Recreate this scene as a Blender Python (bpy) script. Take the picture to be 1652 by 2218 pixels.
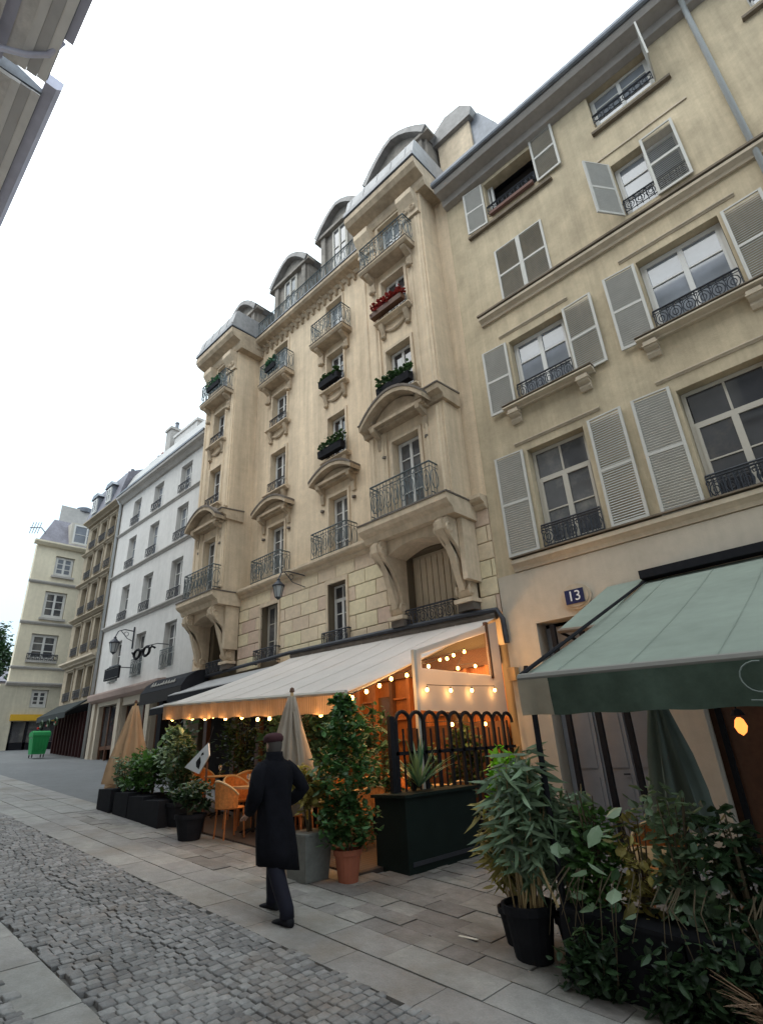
import bpy, math, random
from mathutils import Vector, Matrix
R_ = math.radians
random.seed(7)
for o in list(bpy.data.objects): bpy.data.objects.remove(o)
SC = bpy.context.scene
COL = SC.collection

# ------------------------------------------------------------------ camera, sky, sun, exposure
cam_d = bpy.data.cameras.new('camera'); cam = bpy.data.objects.new('camera', cam_d); COL.objects.link(cam)
cam_d.sensor_fit = 'VERTICAL'; cam_d.sensor_height = 24.0; cam_d.lens = 24.0*1176/2218
cam_d.clip_end = 1000; cam_d.clip_start = 0.05
Zc = Vector((674-826, 1109+1582, -1176)).normalized()
Xc = -Vector((-540-826, -(1700-1109), -1176)).normalized()
Xc = (Xc - Xc.dot(Zc)*Zc).normalized(); Yc = Zc.cross(Xc)
M = Matrix((Xc, Yc, Zc)).to_4x4(); M.translation = Vector((0, 0, 2.05))
cam.matrix_world = M
SC.camera = cam

w = bpy.data.worlds.new('World'); SC.world = w; w.use_nodes = True
nt = w.node_tree; nt.nodes.clear()
SUN_EL, SUN_AZ = R_(52), R_(200)
sky = nt.nodes.new('ShaderNodeTexSky'); sky.sky_type = 'NISHITA'; sky.sun_disc = False
sky.sun_elevation = SUN_EL; sky.sun_rotation = SUN_AZ; sky.dust_density = 3.0; sky.air_density = 1.2
# overcast: the cloud layer covers most of the blue sky
tc = nt.nodes.new('ShaderNodeTexCoord'); nz = nt.nodes.new('ShaderNodeTexNoise'); nz.inputs['Scale'].default_value = 1.6; nz.inputs['Detail'].default_value = 5
rp = nt.nodes.new('ShaderNodeValToRGB'); rp.color_ramp.elements[0].position = .38; rp.color_ramp.elements[0].color = (18.5, 21.3, 22.6, 1)
rp.color_ramp.elements[1].position = .66; rp.color_ramp.elements[1].color = (23.5, 24.2, 24.6, 1)
mx = nt.nodes.new('ShaderNodeMixRGB'); mx.inputs[0].default_value = .86
bg = nt.nodes.new('ShaderNodeBackground'); bg.inputs[1].default_value = .122
ow = nt.nodes.new('ShaderNodeOutputWorld')
L = nt.links.new
L(tc.outputs['Generated'], nz.inputs['Vector']); L(nz.outputs['Fac'], rp.inputs[0]); L(sky.outputs[0], mx.inputs[1]); L(rp.outputs[0], mx.inputs[2]); 
sx_ = nt.nodes.new('ShaderNodeSeparateXYZ'); L(tc.outputs['Generated'], sx_.inputs[0])   # overcast skies are brightest overhead
gr = nt.nodes.new('ShaderNodeValToRGB'); gr.color_ramp.elements[0].position = 0; gr.color_ramp.elements[0].color = (.26, .31, .355, 1)
gr.color_ramp.elements[1].position = 1; gr.color_ramp.elements[1].color = (1.12, 1.12, 1.12, 1); e_ = gr.color_ramp.elements.new(.42); e_.color = (.56, .62, .66, 1); e_ = gr.color_ramp.elements.new(.62); e_.color = (.82, .84, .85, 1)
ml = nt.nodes.new('ShaderNodeMixRGB'); ml.blend_type = 'MULTIPLY'; ml.inputs[0].default_value = 1; L(sx_.outputs[2], gr.inputs[0]); L(mx.outputs[0], ml.inputs[1]); L(gr.outputs[0], ml.inputs[2]); L(ml.outputs[0], bg.inputs[0]); L(bg.outputs[0], ow.inputs[0])

sd = bpy.data.lights.new('sun', 'SUN'); sd.energy = .8; sd.angle = R_(40); sd.color = (1, .96, .9)
sun = bpy.data.objects.new('sun', sd); COL.objects.link(sun)
d_ = Vector((math.sin(SUN_AZ)*math.cos(SUN_EL), math.cos(SUN_AZ)*math.cos(SUN_EL), math.sin(SUN_EL)))
sun.rotation_euler = d_.to_track_quat('Z', 'Y').to_euler()
SC.view_settings.view_transform = 'Standard'; SC.view_settings.look = 'None'; SC.view_settings.exposure = 0.13; SC.view_settings.gamma = 1
SC.view_settings.use_curve_mapping = False
SC.render.engine = 'CYCLES'

# ------------------------------------------------------------------ materials
MATS = {}
def mat(name, col, rough=.85, metal=0., noise=None, streak=0., bump=None, island=0., objr=0., emit=0., alpha=None, trans=0., wave=None, spec=.3, tint=None):
    if name in MATS: return MATS[name]
    m = bpy.data.materials.new(name); m.use_nodes = True; n = m.node_tree.nodes; l = m.node_tree.links.new
    b = n['Principled BSDF']; b.inputs['Roughness'].default_value = rough; b.inputs['Metallic'].default_value = metal
    b.inputs['Specular IOR Level'].default_value = spec
    geo = n.new('ShaderNodeNewGeometry'); c = None
    def mul(prev, fac_socket, lo, hi):
        mr = n.new('ShaderNodeMapRange'); mr.inputs[1].default_value = .25; mr.inputs[2].default_value = .75
        mr.inputs[3].default_value = lo; mr.inputs[4].default_value = hi; l(fac_socket, mr.inputs[0])
        v = n.new('ShaderNodeVectorMath'); v.operation = 'SCALE'
        if prev is None: v.inputs[0].default_value = col[:3]
        else: l(prev, v.inputs[0])
        l(mr.outputs[0], v.inputs['Scale']); return v.outputs[0]
    def ntex(scale, vec=None, detail=6, rg=.6):
        t = n.new('ShaderNodeTexNoise'); t.inputs['Scale'].default_value = scale; t.inputs['Detail'].default_value = detail; t.inputs['Roughness'].default_value = rg
        l(vec or geo.outputs['Position'], t.inputs['Vector']); return t
    if noise:
        for sc, am in ([noise] if isinstance(noise[0], (int, float)) else noise):
            c = mul(c, ntex(sc).outputs['Fac'], 1-am, 1+am)
    if streak:
        mp = n.new('ShaderNodeMapping'); mp.inputs['Scale'].default_value = (2.2, 2.2, .16); l(geo.outputs['Position'], mp.inputs[0])
        c = mul(c, ntex(1.0, mp.outputs[0], 8, .7).outputs['Fac'], 1-streak, 1+streak*.4)
        mp2 = n.new('ShaderNodeMapping'); mp2.inputs['Scale'].default_value = (8.5, 8.5, .35); l(geo.outputs['Position'], mp2.inputs[0])
        c = mul(c, ntex(1.0, mp2.outputs[0], 6, .65).outputs['Fac'], 1-streak*.55, 1+streak*.25)
    if wave:
        wv = n.new('ShaderNodeTexWave'); wv.bands_direction = wave[2] if len(wave) > 2 else 'X'; wv.inputs['Scale'].default_value = wave[0]; wv.inputs['Distortion'].default_value = .6
        l(geo.outputs['Position'], wv.inputs['Vector']); c = mul(c, wv.outputs['Fac'], 1-wave[1], 1+wave[1])
    if island: c = mul(c, geo.outputs['Random Per Island'], 1-island, 1+island)
    if objr:
        oi = n.new('ShaderNodeObjectInfo'); c = mul(c, oi.outputs['Random'], 1-objr, 1+objr)
        hs = n.new('ShaderNodeHueSaturation'); l(c, hs.inputs['Color'])
        mr = n.new('ShaderNodeMapRange'); mr.inputs[3].default_value = .475; mr.inputs[4].default_value = .525; l(oi.outputs['Random'], mr.inputs[0]); l(mr.outputs[0], hs.inputs['Hue']); c = hs.outputs[0]
    if tint:
        tn = ntex(tint[0], None, 5, .65); mr = n.new('ShaderNodeMapRange'); mr.inputs[1].default_value = tint[2]; mr.inputs[2].default_value = tint[2]+.22; l(tn.outputs['Fac'], mr.inputs[0])
        mr.inputs[4].default_value = tint[3]; mm = n.new('ShaderNodeMixRGB'); l(mr.outputs[0], mm.inputs[0]); mm.inputs[2].default_value = (*tint[1], 1)
        if c is None: mm.inputs[1].default_value = (*col[:3], 1)
        else: l(c, mm.inputs[1])
        c = mm.outputs[0]
    if c is None: b.inputs['Base Color'].default_value = (*col[:3], 1)
    else: l(c, b.inputs['Base Color'])
    if bump:
        t = ntex(bump[0]); bp = n.new('ShaderNodeBump'); bp.inputs['Strength'].default_value = bump[1]; bp.inputs['Distance'].default_value = .02
        l(t.outputs['Fac'], bp.inputs['Height']); l(bp.outputs[0], b.inputs['Normal'])
    if emit:
        b.inputs['Emission Color'].default_value = (*col[:3], 1); b.inputs['Emission Strength'].default_value = emit
    if trans: b.inputs['Transmission Weight'].default_value = trans
    if alpha is not None: b.inputs['Alpha'].default_value = alpha
    MATS[name] = m; return m
def cloth(name, col, tl=.35, noise=None, wave=None):
    m = mat(name, col, .9, noise=noise, wave=wave, bump=(6, .25), spec=.1)
    n = m.node_tree.nodes; l = m.node_tree.links.new
    t = n.new('ShaderNodeBsdfTranslucent'); t.inputs[0].default_value = (*col, 1); ms = n.new('ShaderNodeMixShader'); ms.inputs[0].default_value = tl
    l(n['Principled BSDF'].outputs[0], ms.inputs[1]); l(t.outputs[0], ms.inputs[2]); l(ms.outputs[0], n['Material Output'].inputs[0]); return m

STONE = mat('ochre_stone', (.715, .565, .40), .9, noise=((.35, .10), (3, .10), (22, .07)), streak=.28, bump=(30, .35), tint=(.8, (.40, .32, .24), .56, .45))
STONE_T = mat('carved_stone', (.63, .50, .36), .9, noise=((.6, .18), (5, .16)), streak=.22, bump=(25, .4))
STONE_W = mat('weathered_shaded_stone', (.48, .375, .265), .9, noise=((.8, .25), (5, .22)), streak=.25, bump=(22, .5))  # darker carved stone: weathering plus soffit and underside shade in the colour
LEDGE = mat('weathered_ledge', (.15, .125, .105), .9, noise=((1.2, .35), (8, .2)), bump=(18, .5))
STONE_B = mat('rusticated_stone', (.64, .51, .37), .9, noise=((1.5, .12), (9, .12)), objr=.10, bump=(26, .45))
JOINT = mat('dark_joint', (.16, .125, .085), .95)
PLAST = mat('olive_plaster', (.53, .435, .30), .9, noise=((.4, .17), (1.6, .15), (14, .07)), streak=.25, bump=(34, .25), tint=(.9, (.31, .27, .19), .55, .5))
PLAST_B = mat('pinkish_render', (.50, .44, .36), .9, noise=((.8, .07), (6, .06)), streak=.10, bump=(40, .2))
TRIM = mat('plaster_moulding', (.53, .445, .34), .9, noise=((1, .14), (9, .1)), streak=.12)
TRIM_D = mat('weathered_moulding', (.17, .135, .10), .9, noise=((2, .3), (9, .2)))
WHITE = mat('white_plaster', (.60, .575, .55), .9, noise=((.5, .07), (4, .06)), streak=.12, bump=(30, .2))
WTRIM = mat('grey_white_moulding', (.40, .375, .35), .9, noise=((1, .15), (7, .1)))
ENDW = mat('cream_plaster', (.70, .625, .48), .9, noise=((.5, .09), (5, .07)), streak=.10, bump=(30, .2))
BROWNW = mat('brown_stone', (.34, .28, .205), .9, noise=((1, .2), (6, .15)), streak=.15)
ZINC = mat('zinc_roof', (.19, .20, .225), .45, .3, noise=((1, .22), (6, .18)), streak=.2)
SLATE = mat('slate', (.17, .16, .185), .6, noise=((2, .25), (9, .2)))
EAVE = mat('painted_eave', (.30, .27, .245), .8, noise=((1.5, .12), (8, .1)))
PAINT = mat('white_window_paint', (.60, .585, .56), .55, noise=((4, .06),))
PAINT_O = mat('off_white_window_paint', (.47, .43, .37), .55, noise=((4, .06),))
SHUT = mat('grey_green_shutter_frame', (.50, .48, .44), .6, noise=((5, .06),))
SLATM = mat('grey_shutter_louvre', (.52, .505, .475), .65, noise=((5, .08),))
IRON = mat('dark_wrought_iron', (.045, .048, .058), .5, .3, noise=((8, .2),))
IRONG = mat('greenish_iron', (.10, .12, .125), .5, .2, noise=((8, .2),))
BLACK = mat('black_paint', (.016, .016, .019), .75, noise=((9, .2),), spec=.08)
def glass(name, col, rough=.06, var=.3, tint=None):
    return mat(name, col, rough, noise=((1.3, var),), spec=.9, tint=tint)
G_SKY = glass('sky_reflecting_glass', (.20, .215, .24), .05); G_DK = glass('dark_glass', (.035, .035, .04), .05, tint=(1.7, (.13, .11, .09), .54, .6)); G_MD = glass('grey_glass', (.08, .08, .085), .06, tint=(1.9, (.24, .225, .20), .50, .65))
CURT = mat('net_curtain', (.42, .40, .37), .9, wave=(9, .12), noise=((5, .08),))
DARK = mat('dark_room', (.02, .017, .016), .9)
ASPH = mat('street_asphalt', (.155, .158, .162), .85, noise=((.35, .13), (3, .10), (40, .16)), bump=(60, .5))
MORT = mat('cobble_mortar', (.125, .118, .11), .95, noise=((3, .2), (30, .2)), bump=(40, .5))
COBB = mat('cobblestone', (.185, .178, .174), .58, noise=((.9, .2), (4, .15), (16, .2)), objr=.22, bump=(35, .5), tint=(1.1, (.19, .145, .11), .54, .6))
COBI = mat('cobblestone_joined', (.185, .178, .174), .58, noise=((.9, .2), (4, .15), (16, .2)), island=.22, bump=(35, .5), tint=(1.1, (.19, .145, .11), .54, .6))
SLAB = mat('granite_slab', (.245, .235, .222), .62, noise=((.5, .22), (2.5, .2), (9, .14), (60, .16)), objr=.08, bump=(40, .35), tint=(.8, (.16, .125, .09), .50, .6))
PAVE = mat('worn_paving_stone', (.215, .20, .185), .65, noise=((.6, .3), (2.8, .25), (9, .18), (50, .12)), objr=.14, bump=(25, .5), tint=(1.0, (.10, .085, .068), .49, .65))
CREAM = cloth('cream_canvas', (.64, .59, .55), .22, noise=((1.2, .07), (7, .05)))
GREENC = cloth('faded_green_canvas', (.262, .30, .256), .12, noise=((.8, .10), (5, .08)))
GREEND = cloth('dark_green_valance', (.066, .092, .072), .08, noise=((2.5, .3), (9, .15)))
GREYC = cloth('grey_canvas', (.42, .41, .41), .15, noise=((2, .1),))
BEIGEC = cloth('beige_umbrella_canvas', (.38, .32, .26), .15, noise=((3, .12),))
ORANGEC = cloth('tan_canvas', (.50, .33, .20), .2, noise=((3, .15),))
UMBG = cloth('dark_green_umbrella', (.14, .17, .145), .1, noise=((3, .15),))
WOODW = mat('warm_varnished_wood', (.33, .12, .04), .45, noise=((2, .2), (14, .15)), wave=(5, .12))
WOODD = mat('dark_stained_wood', (.10, .045, .025), .5, noise=((2, .25), (12, .2)))
WOODT = mat('pale_table_wood', (.52, .36, .19), .5, noise=((3, .12), (20, .1)))
WICK = mat('orange_wicker', (.52, .19, .05), .6, noise=((25, .35), (4, .15)))
TERRA = mat('terracotta', (.36, .115, .065), .75, noise=((5, .14),))
CONC = mat('grey_fibre_concrete', (.17, .17, .155), .85, noise=((4, .15), (20, .15)))
SOIL = mat('potting_soil', (.04, .028, .02), .95)
PLAN = mat('dark_green_planter', (.010, .017, .015), .6, noise=((3, .2),), spec=.12)
BARK = mat('plant_stem', (.09, .068, .04), .8, noise=((9, .2),))
BAMB = mat('dry_bamboo_cane', (.36, .26, .13), .6, noise=((6, .2),), island=.3)
def leaf(name, col, isl=.5, rough=.45):
    m = mat(name, col, rough, island=isl, noise=((3, .25),), spec=.4); n = m.node_tree.nodes; l = m.node_tree.links.new
    t = n.new('ShaderNodeBsdfTranslucent'); t.inputs[0].default_value = (col[0]*1.3, col[1]*1.5, col[2]*.8, 1); ms = n.new('ShaderNodeMixShader'); ms.inputs[0].default_value = .25
    l(n['Principled BSDF'].outputs[0], ms.inputs[1]); l(t.outputs[0], ms.inputs[2]); l(ms.outputs[0], n['Material Output'].inputs[0]); return m
LF_D = leaf('dark_glossy_leaf', (.032, .062, .028)); LF_M = leaf('mid_green_leaf', (.07, .15, .04)); LF_B = leaf('bright_leaf', (.20, .42, .03), .4)
LF_G = leaf('grey_green_leaf', (.15, .215, .13)); LF_Y = leaf('yellow_leaf', (.28, .23, .07)); LF_I = leaf('ivy_leaf', (.05, .115, .038), .6); LF_BL = leaf('blue_green_leaf', (.05, .12, .085)); LF_R = leaf('red_flower', (.20, .02, .025)); LF_GR = leaf('brown_grass_blade', (.25, .16, .10))
LF_P = leaf('pale_leaf', (.24, .31, .21), .3)
BULB = mat('lit_bulb', (1, .47, .12), .5, emit=16.)
LAMPE = mat('lit_lamp_glass', (1, .30, .06), .5, emit=1.8)
PVC = mat('clear_plastic_window', (.95, .70, .42), .15, alpha=.05)
SCREEN = cloth('white_side_canvas', (.62, .57, .52), .45, noise=((2, .05),))

# ------------------------------------------------------------------ mesh builder
class MB:
    def __init__(s): s.v = []; s.f = []
    def add(s, vs, fs):
        k = len(s.v); s.v += [tuple(v) for v in vs]; s.f += [tuple(i+k for i in f) for f in fs]; return s
    def box(s, x0, x1, y0, y1, z0, z1):
        return s.add([(x0,y0,z0),(x1,y0,z0),(x1,y1,z0),(x0,y1,z0),(x0,y0,z1),(x1,y0,z1),(x1,y1,z1),(x0,y1,z1)],
                     [(3,2,1,0),(4,5,6,7),(0,1,5,4),(1,2,6,5),(2,3,7,6),(3,0,4,7)])
    def prism(s, poly, a0, a1, axis='x'):
        n = len(poly); mp = {'x': lambda p, a: (a, p[0], p[1]), 'y': lambda p, a: (p[0], a, p[1]), 'z': lambda p, a: (p[0], p[1], a)}[axis]
        vs = [mp(p, a0) for p in poly]+[mp(p, a1) for p in poly]
        return s.add(vs, [tuple(range(n))[::-1], tuple(range(n, 2*n))]+[(i, (i+1) % n, n+(i+1) % n, n+i) for i in range(n)])
    def tube(s, pts, r, n=6, cap=True):
        pts = [Vector(p) for p in pts]; rs = r if isinstance(r, (list, tuple)) else [r]*len(pts); k = len(s.v); ref = Vector((0, 0, 1))
        for i, p in enumerate(pts):
            t = (pts[min(i+1, len(pts)-1)]-pts[max(i-1, 0)]).normalized()
            if i == 0: u = t.cross(Vector((0, 1, 0)) if abs(t.dot(ref)) > .9 else ref).normalized()
            else: # carry the frame along the path so the tube never pinches
                u = u-t*u.dot(t); u = u.normalized() if u.length > 1e-4 else t.orthogonal().normalized()
            v = t.cross(u)
            for j in range(n):
                a = 2*math.pi*j/n; s.v.append(tuple(p+rs[i]*(math.cos(a)*u+math.sin(a)*v)))
        for i in range(len(pts)-1):
            for j in range(n): s.f.append((k+i*n+j, k+i*n+(j+1) % n, k+(i+1)*n+(j+1) % n, k+(i+1)*n+j))
        if cap: s.f.append(tuple(range(k+n-1, k-1, -1))); s.f.append(tuple(k+(len(pts)-1)*n+j for j in range(n)))
        return s
    def ring(s, c, rx, rz, r=.01, n=10, axis='y'):
        pts = []
        for i in range(n+1):
            a = 2*math.pi*i/n; q = (rx*math.cos(a), rz*math.sin(a))
            pts.append((c[0]+q[0], c[1], c[2]+q[1]) if axis == 'y' else (c[0], c[1]+q[0], c[2]+q[1]))
        return s.tube(pts, r, 4, False)
    def lathe(s, prof, c=(0, 0, 0), n=14, sx=1, sy=1, caps=True):
        k = len(s.v)
        for r, z in prof:
            for j in range(n):
                a = 2*math.pi*j/n; s.v.append((c[0]+r*sx*math.cos(a), c[1]+r*sy*math.sin(a), c[2]+z))
        for i in range(len(prof)-1):
            for j in range(n): s.f.append((k+i*n+j, k+i*n+(j+1) % n, k+(i+1)*n+(j+1) % n, k+(i+1)*n+j))
        if caps: s.f.append(tuple(range(k+n-1, k-1, -1))); s.f.append(tuple(k+(len(prof)-1)*n+j for j in range(n)))
        return s
    def quad(s, *p): return s.add(p, [tuple(range(len(p)))])
    def build(s, name, m, parent=None, smooth=False, kind=None, label=None, at=None, local=False):
        o_ = Vector((0, 0, 0)) if local else (Vector(at) if at is not None else Vector((0, 0, 0)))
        me = bpy.data.meshes.new(name)
        pw = wpos(parent) if parent else Vector((0, 0, 0))
        me.from_pydata([tuple(Vector(v)-(o_ if at is not None else pw if parent else Vector((0,0,0)))) for v in s.v] if not local else s.v, [], s.f)
        me.materials.append(m); me.update()
        if smooth: me.polygons.foreach_set('use_smooth', [True]*len(me.polygons))
        o = bpy.data.objects.new(name, me); COL.objects.link(o)
        if parent: o.parent = parent
        if at is not None: o.location = Vector(at)-pw
        if kind: o['kind'] = kind
        if label: o['label'] = label
        return o
def wpos(o):
    p = Vector((0, 0, 0))
    while o: p += o.location; o = o.parent
    return p
def tag(o, label, cat, group=None):
    o['label'] = label; o['category'] = cat
    if group: o['group'] = group
    return o
def thing(name, label, cat, loc=(0, 0, 0), group=None):
    o = bpy.data.objects.new(name, None); o.empty_display_size = .1; COL.objects.link(o); o.location = loc
    return tag(o, label, cat, group)
def inst(src, name, loc, parent=None, rot=None, scale=None):
    o = bpy.data.objects.new(name, src.data if hasattr(src, 'data') else src); COL.objects.link(o)
    if parent: o.parent = parent
    o.location = Vector(loc)-(wpos(parent) if parent else Vector((0, 0, 0)))
    if rot: o.rotation_euler = rot
    if scale: o.scale = scale
    return o
def copy_tree(o, parent=None):
    c = o.copy(); COL.objects.link(c); c.parent = parent
    for ch in [k for k in bpy.data.objects if k.parent == o]: copy_tree(ch, c)
    return c
def gz(x): return .05-.083*x
TILT = math.atan(.083)

# wall sheet with holes: front face, reveals, back
def wall(mb, x0, x1, z0, z1, y, holes, depth=.3, axis='y'):
    xs = sorted({x0, x1, *[h[0] for h in holes], *[h[1] for h in holes]}); zs = sorted({z0, z1, *[h[2] for h in holes], *[h[3] for h in holes]})
    xs = [a for a in xs if x0 <= a <= x1]; zs = [a for a in zs if z0 <= a <= z1]
    P = (lambda a, b, c: (a, b, c)) if axis == 'y' else (lambda a, b, c: (b, a, c))
    for i in range(len(xs)-1):
        for j in range(len(zs)-1):
            cx, cz = (xs[i]+xs[i+1])/2, (zs[j]+zs[j+1])/2
            if any(h[0] < cx < h[1] and h[2] < cz < h[3] for h in holes): continue
            a, b, c, e = xs[i], xs[i+1], zs[j], zs[j+1]
            mb.quad(P(a, y, c), P(b, y, c), P(b, y, e), P(a, y, e))
            mb.quad(P(a, y+depth, c), P(a, y+depth, e), P(b, y+depth, e), P(b, y+depth, c))
    for a, b, c, e in holes:
        mb.quad(P(a, y, c), P(a, y, e), P(a, y+depth, e), P(a, y+depth, c)); mb.quad(P(b, y, c), P(b, y+depth, c), P(b, y+depth, e), P(b, y, e))
        mb.quad(P(a, y, c), P(a, y+depth, c), P(b, y+depth, c), P(b, y, c)); mb.quad(P(a, y, e), P(b, y, e), P(b, y+depth, e), P(a, y+depth, e))
    for a in (x0, x1): mb.quad(P(a, y, z0), P(a, y+depth, z0), P(a, y+depth, z1), P(a, y, z1))
    for c in (z0, z1): mb.quad(P(x0, y, c), P(x1, y, c), P(x1, y+depth, c), P(x0, y+depth, c))
    return mb

def window(parent, x0, x1, z0, z1, y, rows=3, leaves=2, frame=PAINT, pane=G_SKY, split=True, transom=0, fw=.055, axis='y', sill=None, mw=.028, name='window'):
    """casement window facing -y (axis 'y') or +x (axis 'x', then x means y and y is the plane)"""
    f = MB(); panes = MB()
    if axis == 'y': B = lambda m, a, b, d0, d1, c, e: m.box(a, b, y+d0, y+d1, c, e)
    else: B = lambda m, a, b, d0, d1, c, e: m.box(y-d1, y-d0, a, b, c, e)
    B(f, x0, x0+fw, 0, .07, z0, z1); B(f, x1-fw, x1, 0, .07, z0, z1); B(f, x0+fw, x1-fw, 0, .07, z1-fw, z1); B(f, x0+fw, x1-fw, 0, .07, z0, z0+fw*1.3)
    a0, a1, c0, c1 = x0+fw, x1-fw, z0+fw*1.3, z1-fw; top = c1
    if transom: top = c1-transom; B(f, a0, a1, 0.003, .06, top-.03, top+.03)
    lw = (a1-a0)/leaves; plist = []
    for k in range(leaves):
        b0, b1 = a0+k*lw, a0+(k+1)*lw; st = fw*.75
        B(f, b0, b0+st, -.015, .05, c0, top-.031*bool(transom)); B(f, b1-st, b1, -.015, .05, c0, top-.031*bool(transom))
        B(f, b0+st, b1-st, -.012, .045, c0, c0+st*1.2); B(f, b0+st, b1-st, -.012, .045, top-st-.031*bool(transom), top-.031*bool(transom))
        h = (top-c0)/rows
        for r in range(rows):
            if r: B(f, b0+st, b1-st, -.008, .04, c0+r*h-mw/2, c0+r*h+mw/2)
            plist.append((b0+st*.9, b1-st*.9, c0+r*h+(st if r == 0 else 0), c0+(r+1)*h))
        if transom: plist.append((b0+.02, b1-.02, top+.03, c1)); B(f, b1-.02, b1+.02, -.002, .05, top+.032, c1)
    w_ = f.build(name, frame, parent, at=((x0+x1)/2, y, z0) if axis == 'y' else (y, (x0+x1)/2, z0))
    if split:
        for p in plist:
            q = MB(); B(q, p[0], p[1], .018, .026, p[2], p[3]); q.build('pane', pane, w_, at=((p[0]+p[1])/2, y, p[2]) if axis == 'y' else (y, (p[0]+p[1])/2, p[2]))
    else:
        q = MB()
        for p in plist: B(q, p[0], p[1], .018, .026, p[2], p[3])
        q.build('pane', pane, w_)
    return w_

def railing(mb, x0, x1, z0, z1, y, style=0, r=.011, axis='y', step=.11):
    P = (lambda a, c: (a, y, c)) if axis == 'y' else (lambda a, c: (y, a, c)); W = x1-x0; H = z1-z0
    mb.tube([P(x0, z1), P(x1, z1)], r*1.8, 5); mb.tube([P(x0, z0+.04), P(x1, z0+.04)], r*1.2, 4)
    n = max(2, round(W/step))
    for i in range(n+1):
        x = x0+W*i/n; mb.tube([P(x, z0), P(x, z1)], r*.8, 4, False)
    if style:
        k = max(1, round(W/.24)); sw = W/k
        for i in range(k):
            c = P(x0+sw*(i+.5), z0+H*.5); mb.ring(c, sw*.42, H*.30, r*.9, 10, axis)
            if style > 1: mb.ring(P(x0+sw*(i+.5), z0+H*.5), sw*.2, H*.16, r*.8, 8, axis); mb.ring(P(x0+sw*i+sw*.05, z0+H*.82), sw*.12, H*.1, r*.8, 6, axis)
        mb.tube([P(x0, z0+H*.86), P(x1, z0+H*.86)], r*.9, 4)
    return mb

# ------------------------------------------------------------------ THE SETTING
g = MB(); N = 24
for i in range(N):
    xa, xb = 60-160*i/N, 60-160*(i+1)/N
    for ya, yb in ((-60, -10), (-10, 20), (20, 110)): g.quad((xb, ya, gz(xb)-.03), (xa, ya, gz(xa)-.03), (xa, yb, gz(xa)-.03), (xb, yb, gz(xb)-.03))
ground = g.build('ground', ASPH, kind='structure')
def strip(name, x0, x1, y0, y1, dz, m):
    s = MB(); s.quad((x0, y0, gz(x0)+dz), (x1, y0, gz(x1)+dz), (x1, y1, gz(x1)+dz), (x0, y1, gz(x0)+dz)); return s.build(name, m, kind='structure')
road = strip('road', -30, 3, .6, 3.70, -.027, MORT)
pavement = strip('pavement', -30, 3, 3.68, 10.4, -.018, ASPH)
path = strip('path', -36, 6, -1.0, .72, -.014, ASPH)

def block_mesh(name, bev, m, puff=0., seed=0):
    rd = random.Random(seed); b = bev; j = lambda: rd.uniform(-.06, .06)
    v = [(-.5, -.5, -1), (.5, -.5, -1), (.5, .5, -1), (-.5, .5, -1), (-.5, -.5, -b), (.5, -.5, -b), (.5, .5, -b), (-.5, .5, -b),
         (-.5+b+j()*puff, -.5+b+j()*puff, 0), (.5-b+j()*puff, -.5+b+j()*puff, 0), (.5-b+j()*puff, .5-b+j()*puff, 0), (-.5+b+j()*puff, .5-b+j()*puff, 0), (0, 0, puff*.15)]
    f = [(0, 1, 5, 4), (1, 2, 6, 5), (2, 3, 7, 6), (3, 0, 4, 7), (4, 5, 9, 8), (5, 6, 10, 9), (6, 7, 11, 10), (7, 4, 8, 11), (8, 9, 12), (9, 10, 12), (10, 11, 12), (11, 8, 12)]
    me = bpy.data.meshes.new(name); me.from_pydata(v, [], f); me.materials.append(m); me.update()
    if puff: me.polygons.foreach_set('use_smooth', [True]*len(f))
    return me
# cobbles of the carriageway: rows across the street
CB = [block_mesh('cobble', .10, COBB, 1., k) for k in range(4)]
rc = random.Random(3); cob = []
x = 1.2
while x > -20:
    wx = rc.uniform(.07, .105); y = 2.10+rc.uniform(-.03, .05)
    while y < 3.66:
        wy = rc.uniform(.08, .135) if abs(y-2.82) > .16 else rc.uniform(.07, .11)
        dep = -.022*math.exp(-((y-2.84)/.13)**2)
        cob.append((x-wx/2, y+wy/2, wx*.90, wy*.91, dep+rc.uniform(-.005, .004), rc.uniform(-.03, .03), rc.uniform(-.03, .03))); y += wy
    x -= wx
y = 1.1
x = -2.0
while x > -12:   # second cobbled band beyond the near slabs
    wx = rc.uniform(.08, .12); y = .75
    while y < 1.68:
        wy = rc.uniform(.09, .15); cob.append((x-wx/2, y+wy/2, wx*.9, wy*.91, rc.uniform(-.009, .008), rc.uniform(-.05, .05), rc.uniform(-.06, .06))); y += wy
    x -= wx
def visible(c): # angular size towards the camera, only what the frame can show
    p = Vector((c[0], c[1], gz(c[0])))-Vector((0, 0, 2.05)); q = Matrix((Xc, Yc, Zc)).transposed() @ p
    if q.z > -.1: return 0
    u, v = 1176*q.x/-q.z, 1176*q.y/-q.z
    return 1/p.length if abs(u) < 840 and abs(v) < 1125 else 0
cob.sort(key=lambda c: -visible(c))
for k, c in enumerate(cob[:295]):
    o = inst(CB[k % 4], 'cobblestone', (c[0], c[1], gz(c[0])+.012+c[4]), road, (c[6], TILT+c[5], 0), (c[2], c[3], .06))
st = MB()
for k, c in enumerate(cob[295:]):
    me = CB[k % 4]; z0 = gz(c[0])+.012+c[4]; 
    st.add([(c[0]+v.co.x*c[2], c[1]+v.co.y*c[3], z0+v.co.z*.06-.083*v.co.x*c[2]+v.co.x*c[2]*c[5]*1.5+v.co.y*c[3]*c[6]*1.5) for v in me.vertices], [tuple(p.vertices) for p in me.polygons])
o = st.build('cobblestones', COBI, road, kind='stuff')
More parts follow.
